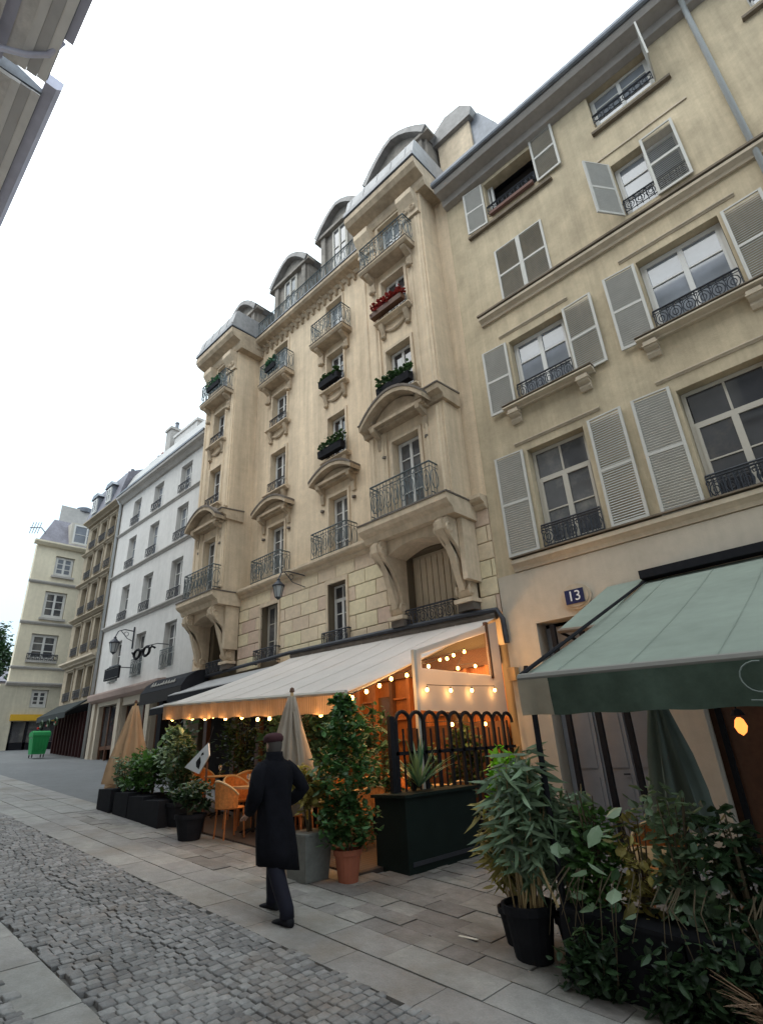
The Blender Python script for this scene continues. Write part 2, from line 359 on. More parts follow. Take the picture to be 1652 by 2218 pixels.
# long granite slabs on both sides of the cobbles, paving stones beyond
SB = block_mesh('slab', .012, SLAB); PV = block_mesh('paver', .03, PAVE)
def slabrow(y0, y1, x0, x1, lo, hi, parent, nm, me, rise=.0, jit=.002):
    x = x1
    while x > x0:
        w_ = random.uniform(lo, hi)
        inst(me, nm, (x-w_/2, (y0+y1)/2, gz(x-w_/2)+rise+random.uniform(-jit, jit)), parent, (random.uniform(-.006, .006), TILT+random.uniform(-.004, .004), random.uniform(-.004, .004)), (w_-.006, y1-y0-.006, .05)); x -= w_
slabrow(1.70, 2.09, -20, 0, .7, 1.15, road, 'granite_slab', SB)
slabrow(3.70, 4.12, -30, 2, .75, 1.25, pavement, 'kerb_stone', SB, .012)
slabrow(4.13, 4.55, -30, 2, .55, 1.05, pavement, 'paving_stone', SB, .012)
yy = 4.56
while yy < 8.2:
    h_ = random.uniform(.20, .36); slabrow(yy, yy+h_, -13.5 if yy < 5.8 else -5.6, 1, .22, .60, pavement, 'paving_stone', PV, .008, .006); yy += h_
slabrow(4.56, 5.05, -30, -13.55, .9, 1.4, pavement, 'paving_stone', SB, .010); slabrow(5.06, 5.55, -30, -13.55, .9, 1.4, pavement, 'paving_stone', SB, .010)
litter = MB(); litter.box(-3.95, -3.72, 5.02, 5.055, gz(-3.8)+.018, gz(-3.8)+.022)
tag(litter.build('paper_scrap', mat('paper', (.62, .58, .5))), 'white scrap of paper lying on the paving by the green planter', 'litter')

# ------------------------------------------------------------------ BUILDING 13 (right)
b13 = thing('stone_townhouse', 'plain ochre townhouse with grey louvred shutters, number 13, above the green awning', 'building', (-1, 10, gz(-1)))
XL, XR = -5.88, 4.6
ops = [(-4.58, -3.12, 15.2, 16.5, '5A'), (-1.52, -.12, 15.45, 16.65, '5B'), (1.75, 3.1, 15.45, 16.65, '5C'),
       (-4.63, -3.25, 12.13, 13.92, '4A'), (-1.48, -.12, 12.38, 14.0, '4B'), (1.75, 3.1, 12.38, 14.0, '4C'),
       (-4.68, -3.3, 9.15, 10.95, '3A'), (-1.6, -.06, 9.2, 11.08, '3B'), (1.7, 3.1, 9.2, 11.08, '3C'),
       (-4.72, -3.42, 5.60, 7.95, '2A'), (-1.62, -.2, 5.52, 7.85, '2B'), (1.6, 3.0, 5.52, 7.85, '2C')]
holes = [o[:4] for o in ops if o[4] != '4A']
wall(MB(), XL, XR, 5.28, 17.1, 10, holes, .32).build('wall', PLAST, b13)
wall(MB(), XL, XR, -.4, 5.28, 9.97, [(-5.17, -3.2, -.3, 4.18), (-2.6, 3.6, -.3, 4.1)], .4).build('ground_floor_wall', PLAST_B, b13)
MB().box(XL, XR, 10.9, 18, -.6, 17.1).build('core', DARK, b13)
body = MB(); body.box(XL, XL+.3, 10.33, 11, 5.28, 17.1); body.box(XR-.3, XR, 10.33, 11, 5.28, 17.1); body.build('side_wall', PLAST, b13)
def moulding(mb, x0, x1, y, z, h, d): mb.prism([(y, z), (y-d*.35, z), (y-d*.45, z+h*.3), (y-d*.8, z+h*.55), (y-d, z+h*.65), (y-d, z+h), (y, z+h+.03)], x0, x1); return mb
moulding(MB(), -5.3, XR, 10, 11.80, .20, .17).build('string_course', TRIM, b13); moulding(MB(), -5.45, XR, 10, 5.30, .24, .14).build('string_course', TRIM, b13)
MB().box(-5.32, XR, 9.80, 10, 12.035, 12.085).build('ledge_capping', TRIM_D, b13); MB().box(-5.46, XR, 9.83, 10, 5.575, 5.605).build('ledge_capping', TRIM_D, b13)
for (a, b_, c) in ((-4.98, -3.0, 8.14), (-1.9, 3.5, 8.12), (-4.9, -3.1, 11.17), (-1.9, .3, 11.27)): moulding(MB(), a, b_, 10, c, .06, .05).build('hood_mould', TRIM, b13)
for (a, b_, zz) in ((-5.02, -2.9, 9.0), (-1.98, .25, 9.03), (1.4, 3.4, 9.03)):
    moulding(MB(), a, b_, 10, zz, .10, .24).build('window_sill', TRIM, b13); MB().box(a-.01, b_+.01, 9.745, 10, zz+.132, zz+.15).build('sill_capping', TRIM_D, b13)
    for cx in (a+.22, b_-.25):
        q = MB(); q.prism([(10, zz-.32), (9.95, zz-.32), (9.90, zz-.25), (9.93, zz-.18), (9.84, zz-.14), (9.80, zz-.06), (9.80, zz), (10, zz)], cx-.12, cx+.12); q.box(cx-.14, cx+.14, 9.79, 10, zz-.10, zz-.075); q.build('corbel', TRIM, b13)
for (a, b_, zz) in ((-5.25, -2.75, 14.86), (-1.62, .16, 15.20), (1.55, 3.3, 15.2)): s = MB(); s.box(a, b_, 9.9, 10, zz, zz+.07); s.build('window_sill', TRIM_D, b13)
for (a, b_, c, e) in ((-1.98, .25, 14.35, 14.39),): MB().box(a, b_, 9.97, 10, c, e).build('hood_mould', TRIM, b13)
# eave with gutter, roof
s = MB(); s.prism([(10, 16.62), (9.82, 16.66), (9.78, 16.86), (9.48, 16.90), (9.42, 17.02), (9.42, 17.12), (10, 17.2)], XL+.02, XR); s.build('eave_cornice', EAVE, b13)
s = MB(); s.tube([(XL, 9.38, 17.14), (XR, 9.38, 17.14)], .075, 8); s.box(XL, XR, 9.33, 9.46, 17.145, 17.26); s.build('gutter', ZINC, b13)
MB().prism([(9.46, 17.2), (14.2, 20.0), (18, 17.2)], XL, XR).build('roof', ZINC, b13)
s = MB(); s.tube([(.84, 9.40, 17.1), (.84, 9.7, 16.85), (.84, 9.9, 16.6), (.84, 9.92, 5.7)], .055, 8); s.build('downpipe', mat('pale_grey_paint', (.42, .43, .43), .5), b13, smooth=True)
# louvred shutter (shared meshes)
def shutter_mesh(w_, h_, rails=2):
    f = MB(); st = .055
    f.box(0, st, -.018, .018, 0, h_); f.box(w_-st, w_, -.018, .018, 0, h_)
    zs = [h_*i/rails for i in range(rails+1)]
    for i, z in enumerate(zs): f.box(st, w_-st, -.016, .016, max(0, z-.03), min(h_, z+.03) if i else .06)
    sl = MB(); z = .08
    while z < h_-.06:
        sl.add([(st, .013, z+.03), (w_-st, .013, z+.03), (w_-st, -.013, z), (st, -.013, z), (st, .010, z+.036), (w_-st, .010, z+.036), (w_-st, -.016, z+.006), (st, -.016, z+.006)], [(0, 1, 2, 3), (7, 6, 5, 4), (3, 2, 6, 7), (1, 0, 4, 5)]); z += .052
    return f, sl
SHC = {}
def shutter(parent, x, z, w_, h_, ang=0., y=9.955, rails=2, hinge='L', label=None):
    """hinge edge at x; width runs to +x for 'L' hinge rotated by ang about z"""
    k = (round(w_, 2), round(h_, 2), rails)
    if k not in SHC:
        f, sl = shutter_mesh(w_, h_, rails); o = f.build('shutter', SHUT, None, local=True); q = sl.build('slats', SLATM, o, local=True, kind='stuff'); SHC[k] = (o, q); o.parent = parent; o.location = Vector((x, y, z))-wpos(parent)
    else:
        o = inst(SHC[k][0], 'shutter', (x, y, z), parent); q = inst(SHC[k][1], 'slats', (0, 0, 0)); q.parent = o; q['kind'] = 'stuff'
    o.rotation_euler = (0, 0, ang if hinge == 'L' else math.pi-ang)
    if label: o['label'] = label
    return o
sh = lambda *a, **k: shutter(b13, *a, **k)
sh(-4.62, 15.0, .60, 1.55, -.10, hinge='R'); sh(-3.10, 15.10, .66, 1.62, -.05)
sh(-.11, 15.45, .66, 1.2, -1.47)
sh(-4.62, 12.13, .68, 1.78, 0, y=9.985, label='closed shutter leaf'); sh(-3.94, 12.13, .68, 1.78, 0, y=9.985, label='closed shutter leaf')
sh(-1.50, 12.36, .66, 1.66, -.95, hinge='R', label='shutter leaf standing half open'); sh(-.80, 12.34, .68, 1.74, -.02)
for a, b_, c, e in ((-4.74, -3.27, 9.12, 1.84), (-1.63, .0, 9.15, 1.90), (1.66, 3.15, 9.15, 1.90)):
    sh(a, c, .66, e, -.06, hinge='R'); sh(b_, c, .68, e, -.04)
for a, b_, c, e in ((-4.80, -3.30, 5.63, 2.36), (-1.70, -.1, 5.56, 2.42), (1.55, 3.1, 5.56, 2.42)):
    sh(a, c, .70, e, -.06, hinge='R', rails=2); sh(b_, c, .70, e, -.04, rails=2)
for x0, x1, z0, z1, k in ops:
    fl, cl = k[0], k[1]
    if k == '4A': continue
    if k == '5A':
        MB().box(x0, x1, 10.5, 10.52, z0, z1).build('dark_interior', DARK, b13); window(b13, x0, x0+.16, z0, z1, 10.20, 2, 1, PAINT, G_MD, split=False); continue
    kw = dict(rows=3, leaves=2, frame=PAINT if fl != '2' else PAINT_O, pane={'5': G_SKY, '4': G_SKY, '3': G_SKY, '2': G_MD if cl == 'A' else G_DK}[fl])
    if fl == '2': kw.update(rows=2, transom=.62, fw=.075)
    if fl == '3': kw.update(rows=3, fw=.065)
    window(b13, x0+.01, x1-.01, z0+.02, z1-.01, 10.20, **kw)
    if fl in '23': MB().box(x0+.1, x1-.1, 10.42, 10.44, z0, z1).build('curtain', CURT, b13)
for (x0, x1, z0, z1, k) in ops:
    fl = k[0]
    if k in ('4A',): continue
    r = MB(); hgt = {'2': .52, '3': .50, '4': .40, '5': .30}[fl]
    railing(r, x0+.02, x1-.02, z0+.03, z0+hgt, 9.97 if fl != '5' else 9.92, 2 if fl in '34' else (1 if fl == '5' else 0), .012, step=.12 if fl != '2' else .08)
    if fl == '2': railing(r, x0+.02, x1-.02, z0+.03, z0+hgt-.05, 9.975, 2, .012)
    r.build('window_railing', IRON, b13)
MB().box(-4.5, -3.2, 9.88, 9.98, 15.15, 15.24).build('brick_coping', mat('reddish_coping', (.16, .09, .075)), b13)
# passage door with bars
dr = MB(); dr.box(-5.15, -3.22, 10.30, 10.36, .2, 4.1); dr.build('door_surround', mat('grey_door_paint', (.25, .255, .28), .5, noise=((3, .1),)), b13)
DGR = MATS['grey_door_paint']
for i, (a, b_) in enumerate(((-4.98, -4.52), (-4.44, -3.98), (-3.90, -3.42))):
    q = MB(); q.box(a, b_, 10.26, 10.298, .3, 3.6); q.box(a+.07, b_-.07, 10.245, 10.259, 1.55, 3.4); q.box(a+.07, b_-.07, 10.245, 10.259, .5, 1.4); q.build('door_leaf', DGR, b13)
    if i == 1: MB().tube([(-4.05, 10.2, 1.45), (-4.05, 10.24, 1.45), (-4.14, 10.2, 1.45)], .014).build('door_handle', IRON, b13)
for x_ in (-4.86, -4.30, -3.80): MB().box(x_-.045, x_+.045, 9.98, 10.06, .3, 4.1).build('door_post', BLACK, b13)
MB().box(-2.6, 3.6, 10.25, 10.3, -.3, 4.1).build('shop_front', WOODD, b13)
for i in range(7): MB().box(-2.5+i*.9, -2.42+i*.9, 10.18, 10.24, -.3, 4.0).build('mullion', BLACK, b13)
# number plaque
pl = thing('house_number_plaque', 'blue enamel plate reading 13 on an oval stone cartouche beside the green awning', 'sign', (-4.24, 9.96, 4.52))
q = MB(); q.prism([(.30*math.cos(a), .245*math.sin(a)) for a in [i*math.pi/12 for i in range(24)]], -.03, .01, 'y'); q.prism([(.25*math.cos(a), .20*math.sin(a)) for a in [i*math.pi/12 for i in range(24)]], -.05, -.0301, 'y'); q.build('cartouche', TRIM, pl, local=True)
q = MB(); q.box(-.20, .17, -.066, -.052, -.135, .135); q.build('number_plate', mat('blue_enamel', (.022, .025, .08), .3), pl, local=True)
fc = bpy.data.curves.new('number', 'FONT'); fc.body = '13'; fc.size = .27; fc.extrude = .004; fc.align_x = 'CENTER'; fc.align_y = 'CENTER'; fc.materials.append(mat('white_enamel', (.75, .75, .78), .3))
tmp = bpy.data.objects.new('tmp_text', fc); COL.objects.link(tmp); bpy.context.view_layer.update()
num_me = bpy.data.meshes.new_from_object(tmp.evaluated_get(bpy.context.evaluated_depsgraph_get())); bpy.data.objects.remove(tmp)
fo = bpy.data.objects.new('number', num_me); COL.objects.link(fo); fo.parent = pl; fo.location = (-.015, -.071, 0); fo.rotation_euler = (R_(90), 0, 0)

# ------------------------------------------------------------------ MAIN ORNATE BUILDING
mb_ = thing('ornate_apartment_building', 'tall ochre stone apartment building with two projecting bays, curved pediments and iron balconies', 'building', (-12, 10, gz(-12)))
YC, YP = 10.3, 9.3          # centre wall, bay wall
PR, PL = (-8.85, -6.3), (-18.2, -15.95)
C2, C3 = (-14.85, -13.95), (-11.65, -10.80)
C4, C1 = (-8.02, -7.12), (-17.45, -16.6)
FL = [(7.32, 9.35), (10.62, 12.30), (13.35, 14.90), (15.40, 17.2)]
ch = [(c[0], c[1], z0, z1) for c in (C2, C3) for z0, z1 in FL]
wall(MB(), PL[1], PR[0], 7.2, 17.9, YC, ch, .35).build('wall', STONE, mb_)
for P_, C_ in ((PR, C4), (PL, C1)):
    wall(MB(), P_[0], P_[1], 7.2, 17.9, YP, [(C_[0], C_[1], z0, z1) for z0, z1 in FL], .35).build('bay_wall', STONE, mb_)
    s = MB(); s.box(P_[0], P_[0]+.3, YP+.351, 10.6, 7.2, 17.9); s.box(P_[1]-.3, P_[1], YP+.351, 10.6, 7.2, 17.9); s.build('bay_return', STONE, mb_)
    # pilaster strip with shallow flutes and capital
    for cx in ((P_[1]-.36),) + ((P_[0]+.36),):
        for z0, z1 in ((7.35, 9.75), (10.35, 16.4)):
            s = MB(); s.box(cx-.30, cx+.30, YP-.045, YP, z0, z1)
            s.tube([(cx-.17, YP-.03, z0+.05), (cx-.17, YP-.03, z1-.05)], .055, 8); s.tube([(cx+.17, YP-.03, z0+.05), (cx+.17, YP-.03, z1-.05)], .055, 8)
            s.build('pilaster', STONE, mb_, smooth=False)
        s = MB(); s.box(cx-.34, cx+.34, YP-.12, YP, 16.42, 16.55); s.prism([(YP, 16.55), (YP-.10, 16.55), (YP-.18, 16.8), (YP-.34, 17.05), (YP-.34, 17.25), (YP, 17.25)], cx-.30, cx+.30)
        for dx in (-.15, .15): s.ring((cx+dx, YP-.16, 16.68), .09, .09, .03, 8)
        s.build('capital', STONE_T, mb_)
s = MB(); wall(s, -6.298, -5.89, 3.9, 17.9, 10.02, [], .3); s.build('party_strip', STONE, mb_)
wall(MB(), -18.9, -18.202, 3.9, 17.0, 10.02, [], .3).build('party_strip', STONE, mb_)
MB().box(-18.85, -5.95, 10.75, 18, -.5, 18.0).build('core', DARK, mb_)
# first-floor wall (behind the stone courses) with openings
F1 = [(-8.47, -7.02, 4.62, 6.5), (-11.40, -10.62, 4.66, 6.42), (-14.62, -13.72, 4.7, 6.5), (-17.6, -16.3, 4.7, 6.5)]
wall(MB(), -18.9, -5.89, .3, 7.0, 10.03, F1+[(-12.6, -6.1, .2, 3.9), (-18.2, -13.3, .6, 3.7)], .4).build('first_floor_wall', JOINT, mb_)
SBM = MB(); SBM.v = []; 
ub = block_mesh('stone_block', .06, STONE_B)
zr = 4.56; row = 0
while zr < 6.98:
    h_ = min(.40, 7.0-zr); xx = -18.86+(0 if row % 2 else .38)
    edges = [-18.88]
    while xx < -5.9: edges.append(xx); xx += .78
    edges.append(-5.90)
    for a, b_ in zip(edges, edges[1:]):
        segs = [(a, b_)]
        for h in F1+[(-8.98, -8.40, 4.9, 7.0), (-7.05, -6.45, 4.9, 7.0), (-18.2, -17.65, 4.9, 7), (-16.5, -15.98, 4.9, 7)]:
            if h[2]-.15 < zr+h_/2 < h[3]+.02:
                ns = []
                for p in segs:
                    if p[1] <= h[0]-.04 or p[0] >= h[1]+.04: ns.append(p)
                    else:
                        if p[0] < h[0]-.04: ns.append((p[0], h[0]-.04))
                        if p[1] > h[1]+.04: ns.append((h[1]+.04, p[1]))
                segs = ns
        for p in segs:
            if p[1]-p[0] > .07: inst(ub, 'stone_block', ((p[0]+p[1])/2, 9.972, zr+h_/2), mb_, (R_(90), 0, 0), (p[1]-p[0]-.022, h_-.026, .055))
    zr += h_; row += 1
# slab/cornice band at second-floor level
def band(mb, pts, z, prof):
    for (xa, xb, y) in pts: mb.prism([(y-d, z+h) for d, h in prof], xa, xb)
pr = [(0-.3, 0), (.04, 0), (.10, .05), (.10, .12), (.22, .16), (.26, .22), (.26, .30), (-.3, .34)]
s = MB(); band(s, [(PL[1]+.05, PR[0]-.05, 10.0), (PR[1]+.05, -5.9, 9.98), (-18.9, PL[0]-.05, 9.98)], 6.95, pr); s.build('string_course', STONE_T, mb_)
for P_ in (PR, PL):
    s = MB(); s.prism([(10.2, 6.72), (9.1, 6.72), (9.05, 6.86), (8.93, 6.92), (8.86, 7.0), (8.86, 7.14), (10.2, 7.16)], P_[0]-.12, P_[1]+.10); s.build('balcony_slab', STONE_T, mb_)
    s = MB(); s.prism([(8.84, 7.142), (10.15, 7.162), (10.15, 7.20), (8.84, 7.18)], P_[0]-.14, P_[1]+.12); s.build('slab_capping', LEDGE, mb_)
    for cx in (P_[0]+.26, P_[1]-.30):
        prof = [(9.98, 4.95), (9.72, 5.0), (9.66, 5.12), (9.74, 5.25), (9.72, 5.45), (9.60, 5.75), (9.42, 6.05), (9.20, 6.25), (9.06, 6.42), (9.04, 6.60), (9.12, 6.71), (9.98, 6.71)]
        s = MB(); s.prism(prof, cx-.17, cx+.17); s.prism([(p[0]-.03, p[1]) if p[0] < 9.9 else p for p in prof[2:-1]], cx-.08, cx+.08)
        s.lathe([(.13, -.2), (.13, .2)], (0, 0, 0)) if False else None
        for zz, yy_ in ((6.45, 9.14), (5.14, 9.72)):
            for sx in (-.175, .175): s.ring((cx+sx, yy_+.02, zz), .10, .10, .03, 8, 'x')
        s.box(cx-.24, cx+.24, 9.62, 9.98, 4.86, 4.948); s.build('console', STONE_T, mb_)
        s = MB(); s.box(cx-.27, cx+.27, 9.58, 9.98, 5.06, 5.13) if False else s.box(cx-.2, cx+.2, 9.70, 9.96, 4.70, 4.86); s.build('console_base', LEDGE, mb_)
    # niche arch between the consoles, recessed
    s = MB(); a0, a1 = P_[0]+.44, P_[1]-.48; n = 10; pts = [(a0, 6.72), (a0, 6.35)]
    for i in range(n+1): t = i/n; pts.append((a0+(a1-a0)*t, 6.35+.18*math.sin(math.pi*t)))
    pts += [(a1, 6.72)]; s.prism(pts, 9.30, 9.97, 'y'); s.build('niche_arch', STONE_T, mb_)
    # outer end pier under bay
    s = MB(); s.box(P_[1]-.11, P_[1]+.02, 9.45, 9.96, 5.3, 6.71) ; s.build('bay_pier', STONE_T, mb_)
# closed panels / windows of first floor
q = MB()
for i in range(7): q.box(-8.36+i*.18, -8.36+i*.18+.15, 10.25, 10.30, 4.64, 6.4)
q.box(-8.47, -7.02, 10.31, 10.36, 4.62, 6.5); q.build('pale_curtain', mat('beige_blind', (.58, .47, .34), .8, noise=((3, .15),)), mb_)
window(mb_, -11.38, -10.64, 4.68, 6.4, 10.2, 3, 2, PAINT, G_DK, transom=.35); window(mb_, -14.6, -13.74, 4.72, 6.48, 10.2, 3, 2, PAINT_O, G_MD); window(mb_, -17.35, -16.55, 4.72, 6.45, 10.2, 3, 2, PAINT_O, G_DK, split=False)
for a, b_, y_ in ((-8.5, -7.0, 9.80), (-11.55, -10.5, 9.86), (-14.75, -13.6, 9.80), (-17.5, -16.4, 9.75)):
    r = MB(); railing(r, a, b_, 4.62, 5.05, y_, 2, .012); railing(r, y_, 10.0, 4.62, 5.05, a, 0, .012, 'x'); railing(r, y_, 10.0, 4.62, 5.05, b_, 0, .012, 'x'); r.build('window_railing', IRON, mb_)
for a, b_ in ((-11.46, -10.54), (-14.7, -13.64)):
    s = MB(); s.box(a, a+.08, 9.93, 9.972, 4.6, 6.42); s.box(b_-.08, b_, 9.93, 9.972, 4.6, 6.42); s.box(a, b_, 9.93, 9.972, 6.42, 6.55); s.build('window_surround', STONE_T, mb_)
# pediments over second floor, balconies, sills, upper windows
def pediment(cx, half, y, z, rise, proj, flat=False):
    s = MB(); n = 12; top = []; bot = []
    for i in range(n+1):
        t = -1+2*i/n; zc = rise*(1-t*t) if not flat else rise*.75*(1-abs(t)**3)
        top.append((cx+half*t, z+zc+.10)); bot.append((cx+half*t*.98, z+zc-.02 if abs(t) < .99 else z-.02))
    s.prism(bot[::-1]+top, y-proj, y, 'y'); s.prism([(cx-half*.86, z-.10), (cx+half*.86, z-.10)]+[(cx+half*.86*t, z-.02+rise*(1-t*t)*.96) for t in [1-2*i/8 for i in range(9)]], y-proj*.45, y, 'y')
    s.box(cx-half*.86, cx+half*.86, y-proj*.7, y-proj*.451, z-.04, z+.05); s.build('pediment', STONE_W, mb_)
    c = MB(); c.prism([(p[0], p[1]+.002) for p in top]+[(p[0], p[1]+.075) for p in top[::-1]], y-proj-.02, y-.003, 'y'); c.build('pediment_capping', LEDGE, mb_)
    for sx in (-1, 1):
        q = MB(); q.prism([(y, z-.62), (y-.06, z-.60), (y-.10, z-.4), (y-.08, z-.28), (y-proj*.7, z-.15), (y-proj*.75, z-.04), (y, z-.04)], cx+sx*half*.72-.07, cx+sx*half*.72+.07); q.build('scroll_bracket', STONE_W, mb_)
pediment(-11.2, .98, YC, 9.82, .36, .42); pediment(-14.4, .98, YC, 9.80, .36, .42)
pediment(-7.62, 1.08, YP, 9.85, .60, .50); pediment(-17.03, 1.08, YP, 9.80, .55, .50)
for P_ in (PR, PL): # ledge stepping round the bay at the same height
    for a, b_ in ((P_[1]-.62, P_[1]+.10), (P_[0]-.08, P_[0]+.40)):
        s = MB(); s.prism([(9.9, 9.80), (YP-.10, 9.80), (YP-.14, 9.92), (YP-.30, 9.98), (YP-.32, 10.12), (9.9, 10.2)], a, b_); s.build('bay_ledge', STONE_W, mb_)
        MB().prism([(YP-.34, 10.122), (9.9, 10.202), (9.9, 10.25), (YP-.34, 10.16)], a-.02, b_+.02).build('ledge_capping', LEDGE, mb_)
def plants(mb, x0, x1, y, z, n, r, hh, rnd, fold=.5):
    for i in range(n): leafq(mb, (rnd.uniform(x0, x1), y+rnd.uniform(-r, r), z+rnd.uniform(0, hh)), rnd.uniform(.5, 1)*.09, rnd)
def leafq(mb, p, L_, rnd, wr=.45, up=None):
    d = Vector((rnd.uniform(-1, 1), rnd.uniform(-1, 1), rnd.uniform(-.5, 1))).normalized() if up is None else (Vector(up)+Vector((rnd.uniform(-1, 1), rnd.uniform(-1, 1), rnd.uniform(-1, 1)))*.45).normalized()
    s_ = d.cross(Vector((rnd.uniform(-.4, .4), rnd.uniform(-.4, .4), 1))).normalized()*L_*wr; nn = d.cross(s_).normalized()*L_*.10; p = Vector(p); k = len(mb.v)
    dn = Vector((0, 0, -.10*L_))
    mb.v += [tuple(p), tuple(p+d*L_*.25+s_*.82+nn), tuple(p+d*L_*.6+s_*.9+nn+dn*.5), tuple(p+d*L_+dn*1.6), tuple(p+d*L_*.6-s_*.9+nn+dn*.5), tuple(p+d*L_*.25-s_*.82+nn), tuple(p+d*L_*.3), tuple(p+d*L_*.65+dn*.6)]
    mb.f += [(k, k+1, k+6), (k+1, k+2, k+7, k+6), (k+2, k+3, k+7), (k, k+6, k+5), (k+6, k+7, k+4, k+5), (k+7, k+3, k+4)]
rw = random.Random(11)
for C_, y in ((C4, YP), (C3, YC), (C2, YC), (C1, YP)):
    cx = (C_[0]+C_[1])/2; bay = y == YP
    for fi, (z0, z1) in enumerate(FL):
        far = C_ in (C1,)
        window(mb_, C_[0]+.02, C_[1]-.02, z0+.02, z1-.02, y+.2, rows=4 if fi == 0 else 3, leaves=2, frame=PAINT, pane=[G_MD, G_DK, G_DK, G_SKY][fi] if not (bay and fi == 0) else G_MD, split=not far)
        # thin surround
        s = MB(); w_ = .09
        s.box(C_[0]-w_, C_[0], y-.035, y, z0, z1+w_); s.box(C_[1], C_[1]+w_, y-.035, y, z0, z1+w_); s.box(C_[0], C_[1], y-.035, y, z1, z1+w_)
        s.build('window_surround', STONE_T, mb_)
        r = MB(); hw = .95 if bay else .86
        if fi == 0:
            yb = 8.95 if bay else 9.86
            x0_, x1_ = (cx-1.0, cx+.92) if bay else (cx-.78, cx+.78)
            railing(r, x0_, x1_, 7.2 if bay else 7.30, 8.12, yb, 2, .013); railing(r, yb, y-.02, 7.3, 8.12, x0_, 1, .012, 'x'); railing(r, yb, y-.02, 7.3, 8.12, x1_, 1, .012, 'x')
        elif fi == 3:
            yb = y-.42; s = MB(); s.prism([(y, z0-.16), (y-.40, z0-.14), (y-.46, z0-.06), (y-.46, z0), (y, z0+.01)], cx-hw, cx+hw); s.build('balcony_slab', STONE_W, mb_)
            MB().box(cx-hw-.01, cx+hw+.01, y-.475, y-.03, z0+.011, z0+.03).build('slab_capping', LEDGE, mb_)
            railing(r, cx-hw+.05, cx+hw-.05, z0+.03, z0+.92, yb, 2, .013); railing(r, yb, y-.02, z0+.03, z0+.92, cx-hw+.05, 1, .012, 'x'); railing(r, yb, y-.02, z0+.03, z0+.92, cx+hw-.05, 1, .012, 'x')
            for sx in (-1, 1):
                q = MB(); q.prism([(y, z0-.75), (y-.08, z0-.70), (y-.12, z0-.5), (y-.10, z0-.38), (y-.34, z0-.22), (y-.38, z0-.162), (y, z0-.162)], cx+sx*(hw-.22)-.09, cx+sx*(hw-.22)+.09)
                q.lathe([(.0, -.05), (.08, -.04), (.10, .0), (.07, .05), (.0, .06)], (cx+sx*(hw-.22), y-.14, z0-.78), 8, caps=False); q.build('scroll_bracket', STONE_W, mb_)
        else:
            railing(r, C_[0]-.05, C_[1]+.05, z0+.02, z0+.42, y-.10, 1, .012)
            s = MB(); moulding(s, C_[0]-.22, C_[1]+.22, y, z0-.12, .11, .22)
            s.build('window_sill', STONE_T, mb_)
            for sx in (-1, 1): # carved swags under the sill
                q = MB(); q.prism([(y, z0-.50), (y-.05, z0-.48), (y-.14, z0-.24), (y-.18, z0-.121), (y, z0-.121)], cx+sx*.46-.07, cx+sx*.46+.07)
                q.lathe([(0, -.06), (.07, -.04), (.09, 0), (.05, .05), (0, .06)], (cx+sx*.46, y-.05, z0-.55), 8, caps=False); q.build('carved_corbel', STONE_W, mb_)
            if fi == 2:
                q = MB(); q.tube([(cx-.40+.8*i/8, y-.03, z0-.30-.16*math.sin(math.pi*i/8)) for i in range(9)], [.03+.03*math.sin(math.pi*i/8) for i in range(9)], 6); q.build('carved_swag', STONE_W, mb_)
        r.build('balcony_railing' if fi in (0, 3) else 'window_railing', IRONG if fi in (0, 3) else IRON, mb_)
        if fi == 0:
            for sx in (-1, 1): MB().lathe([(0, -.05), (.07, -.03), (.07, .03), (0, .05)], (cx+sx*.72, y-.03, 9.0), 8, caps=False).build('rosette', LEDGE, mb_)
# top cornices
cp = [(.3, 0), (-.05, 0), (-.10, .10), (-.10, .22), (-.34, .30), (-.42, .40), (-.42, .55), (.3, .60)]
for i in range(22):
    xx = -16.0+.33*i
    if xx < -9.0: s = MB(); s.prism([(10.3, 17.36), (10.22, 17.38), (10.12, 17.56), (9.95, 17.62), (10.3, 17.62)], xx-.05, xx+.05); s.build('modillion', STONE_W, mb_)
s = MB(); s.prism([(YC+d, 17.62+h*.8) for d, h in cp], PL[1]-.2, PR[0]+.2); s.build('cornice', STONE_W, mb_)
MB().box(PL[1], PR[0], YC-.44, 10.2, 18.112, 18.15).build('cornice_capping', ZINC, mb_)
for P_, e0, e1 in ((PR, .12, .30), (PL, .30, .30)):
    zc_ = 17.28
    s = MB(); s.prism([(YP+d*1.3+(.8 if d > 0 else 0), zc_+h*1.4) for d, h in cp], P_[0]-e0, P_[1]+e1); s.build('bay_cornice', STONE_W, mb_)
    MB().box(P_[0]-e0-.02, P_[1]+e1+.02, YP-.58, 10.3, zc_+.845, zc_+.89).build('cornice_capping', ZINC, mb_)
    MB().prism([(YP-.57, zc_+.892), (YP-.57, zc_+1.02), (YP-.50, zc_+1.05), (YP-.36, zc_+1.72), (YP-.30, zc_+1.78), (10.4, zc_+1.78), (10.4, zc_+.892)], P_[0]-e0, P_[1]+e1-.02).build('zinc_skirt', mat('pale_zinc_sheet', (.33, .315, .31), .5, .15, noise=((1.5, .2), (7, .15)), streak=.2), mb_)
    for k in range(5): xx = P_[0]+.1+k*.6; MB().tube([(xx, YP-.50, zc_+1.06), (xx, YP-.36, zc_+1.71)], .022, 5).build('zinc_seam', MATS['pale_zinc_sheet'], mb_)
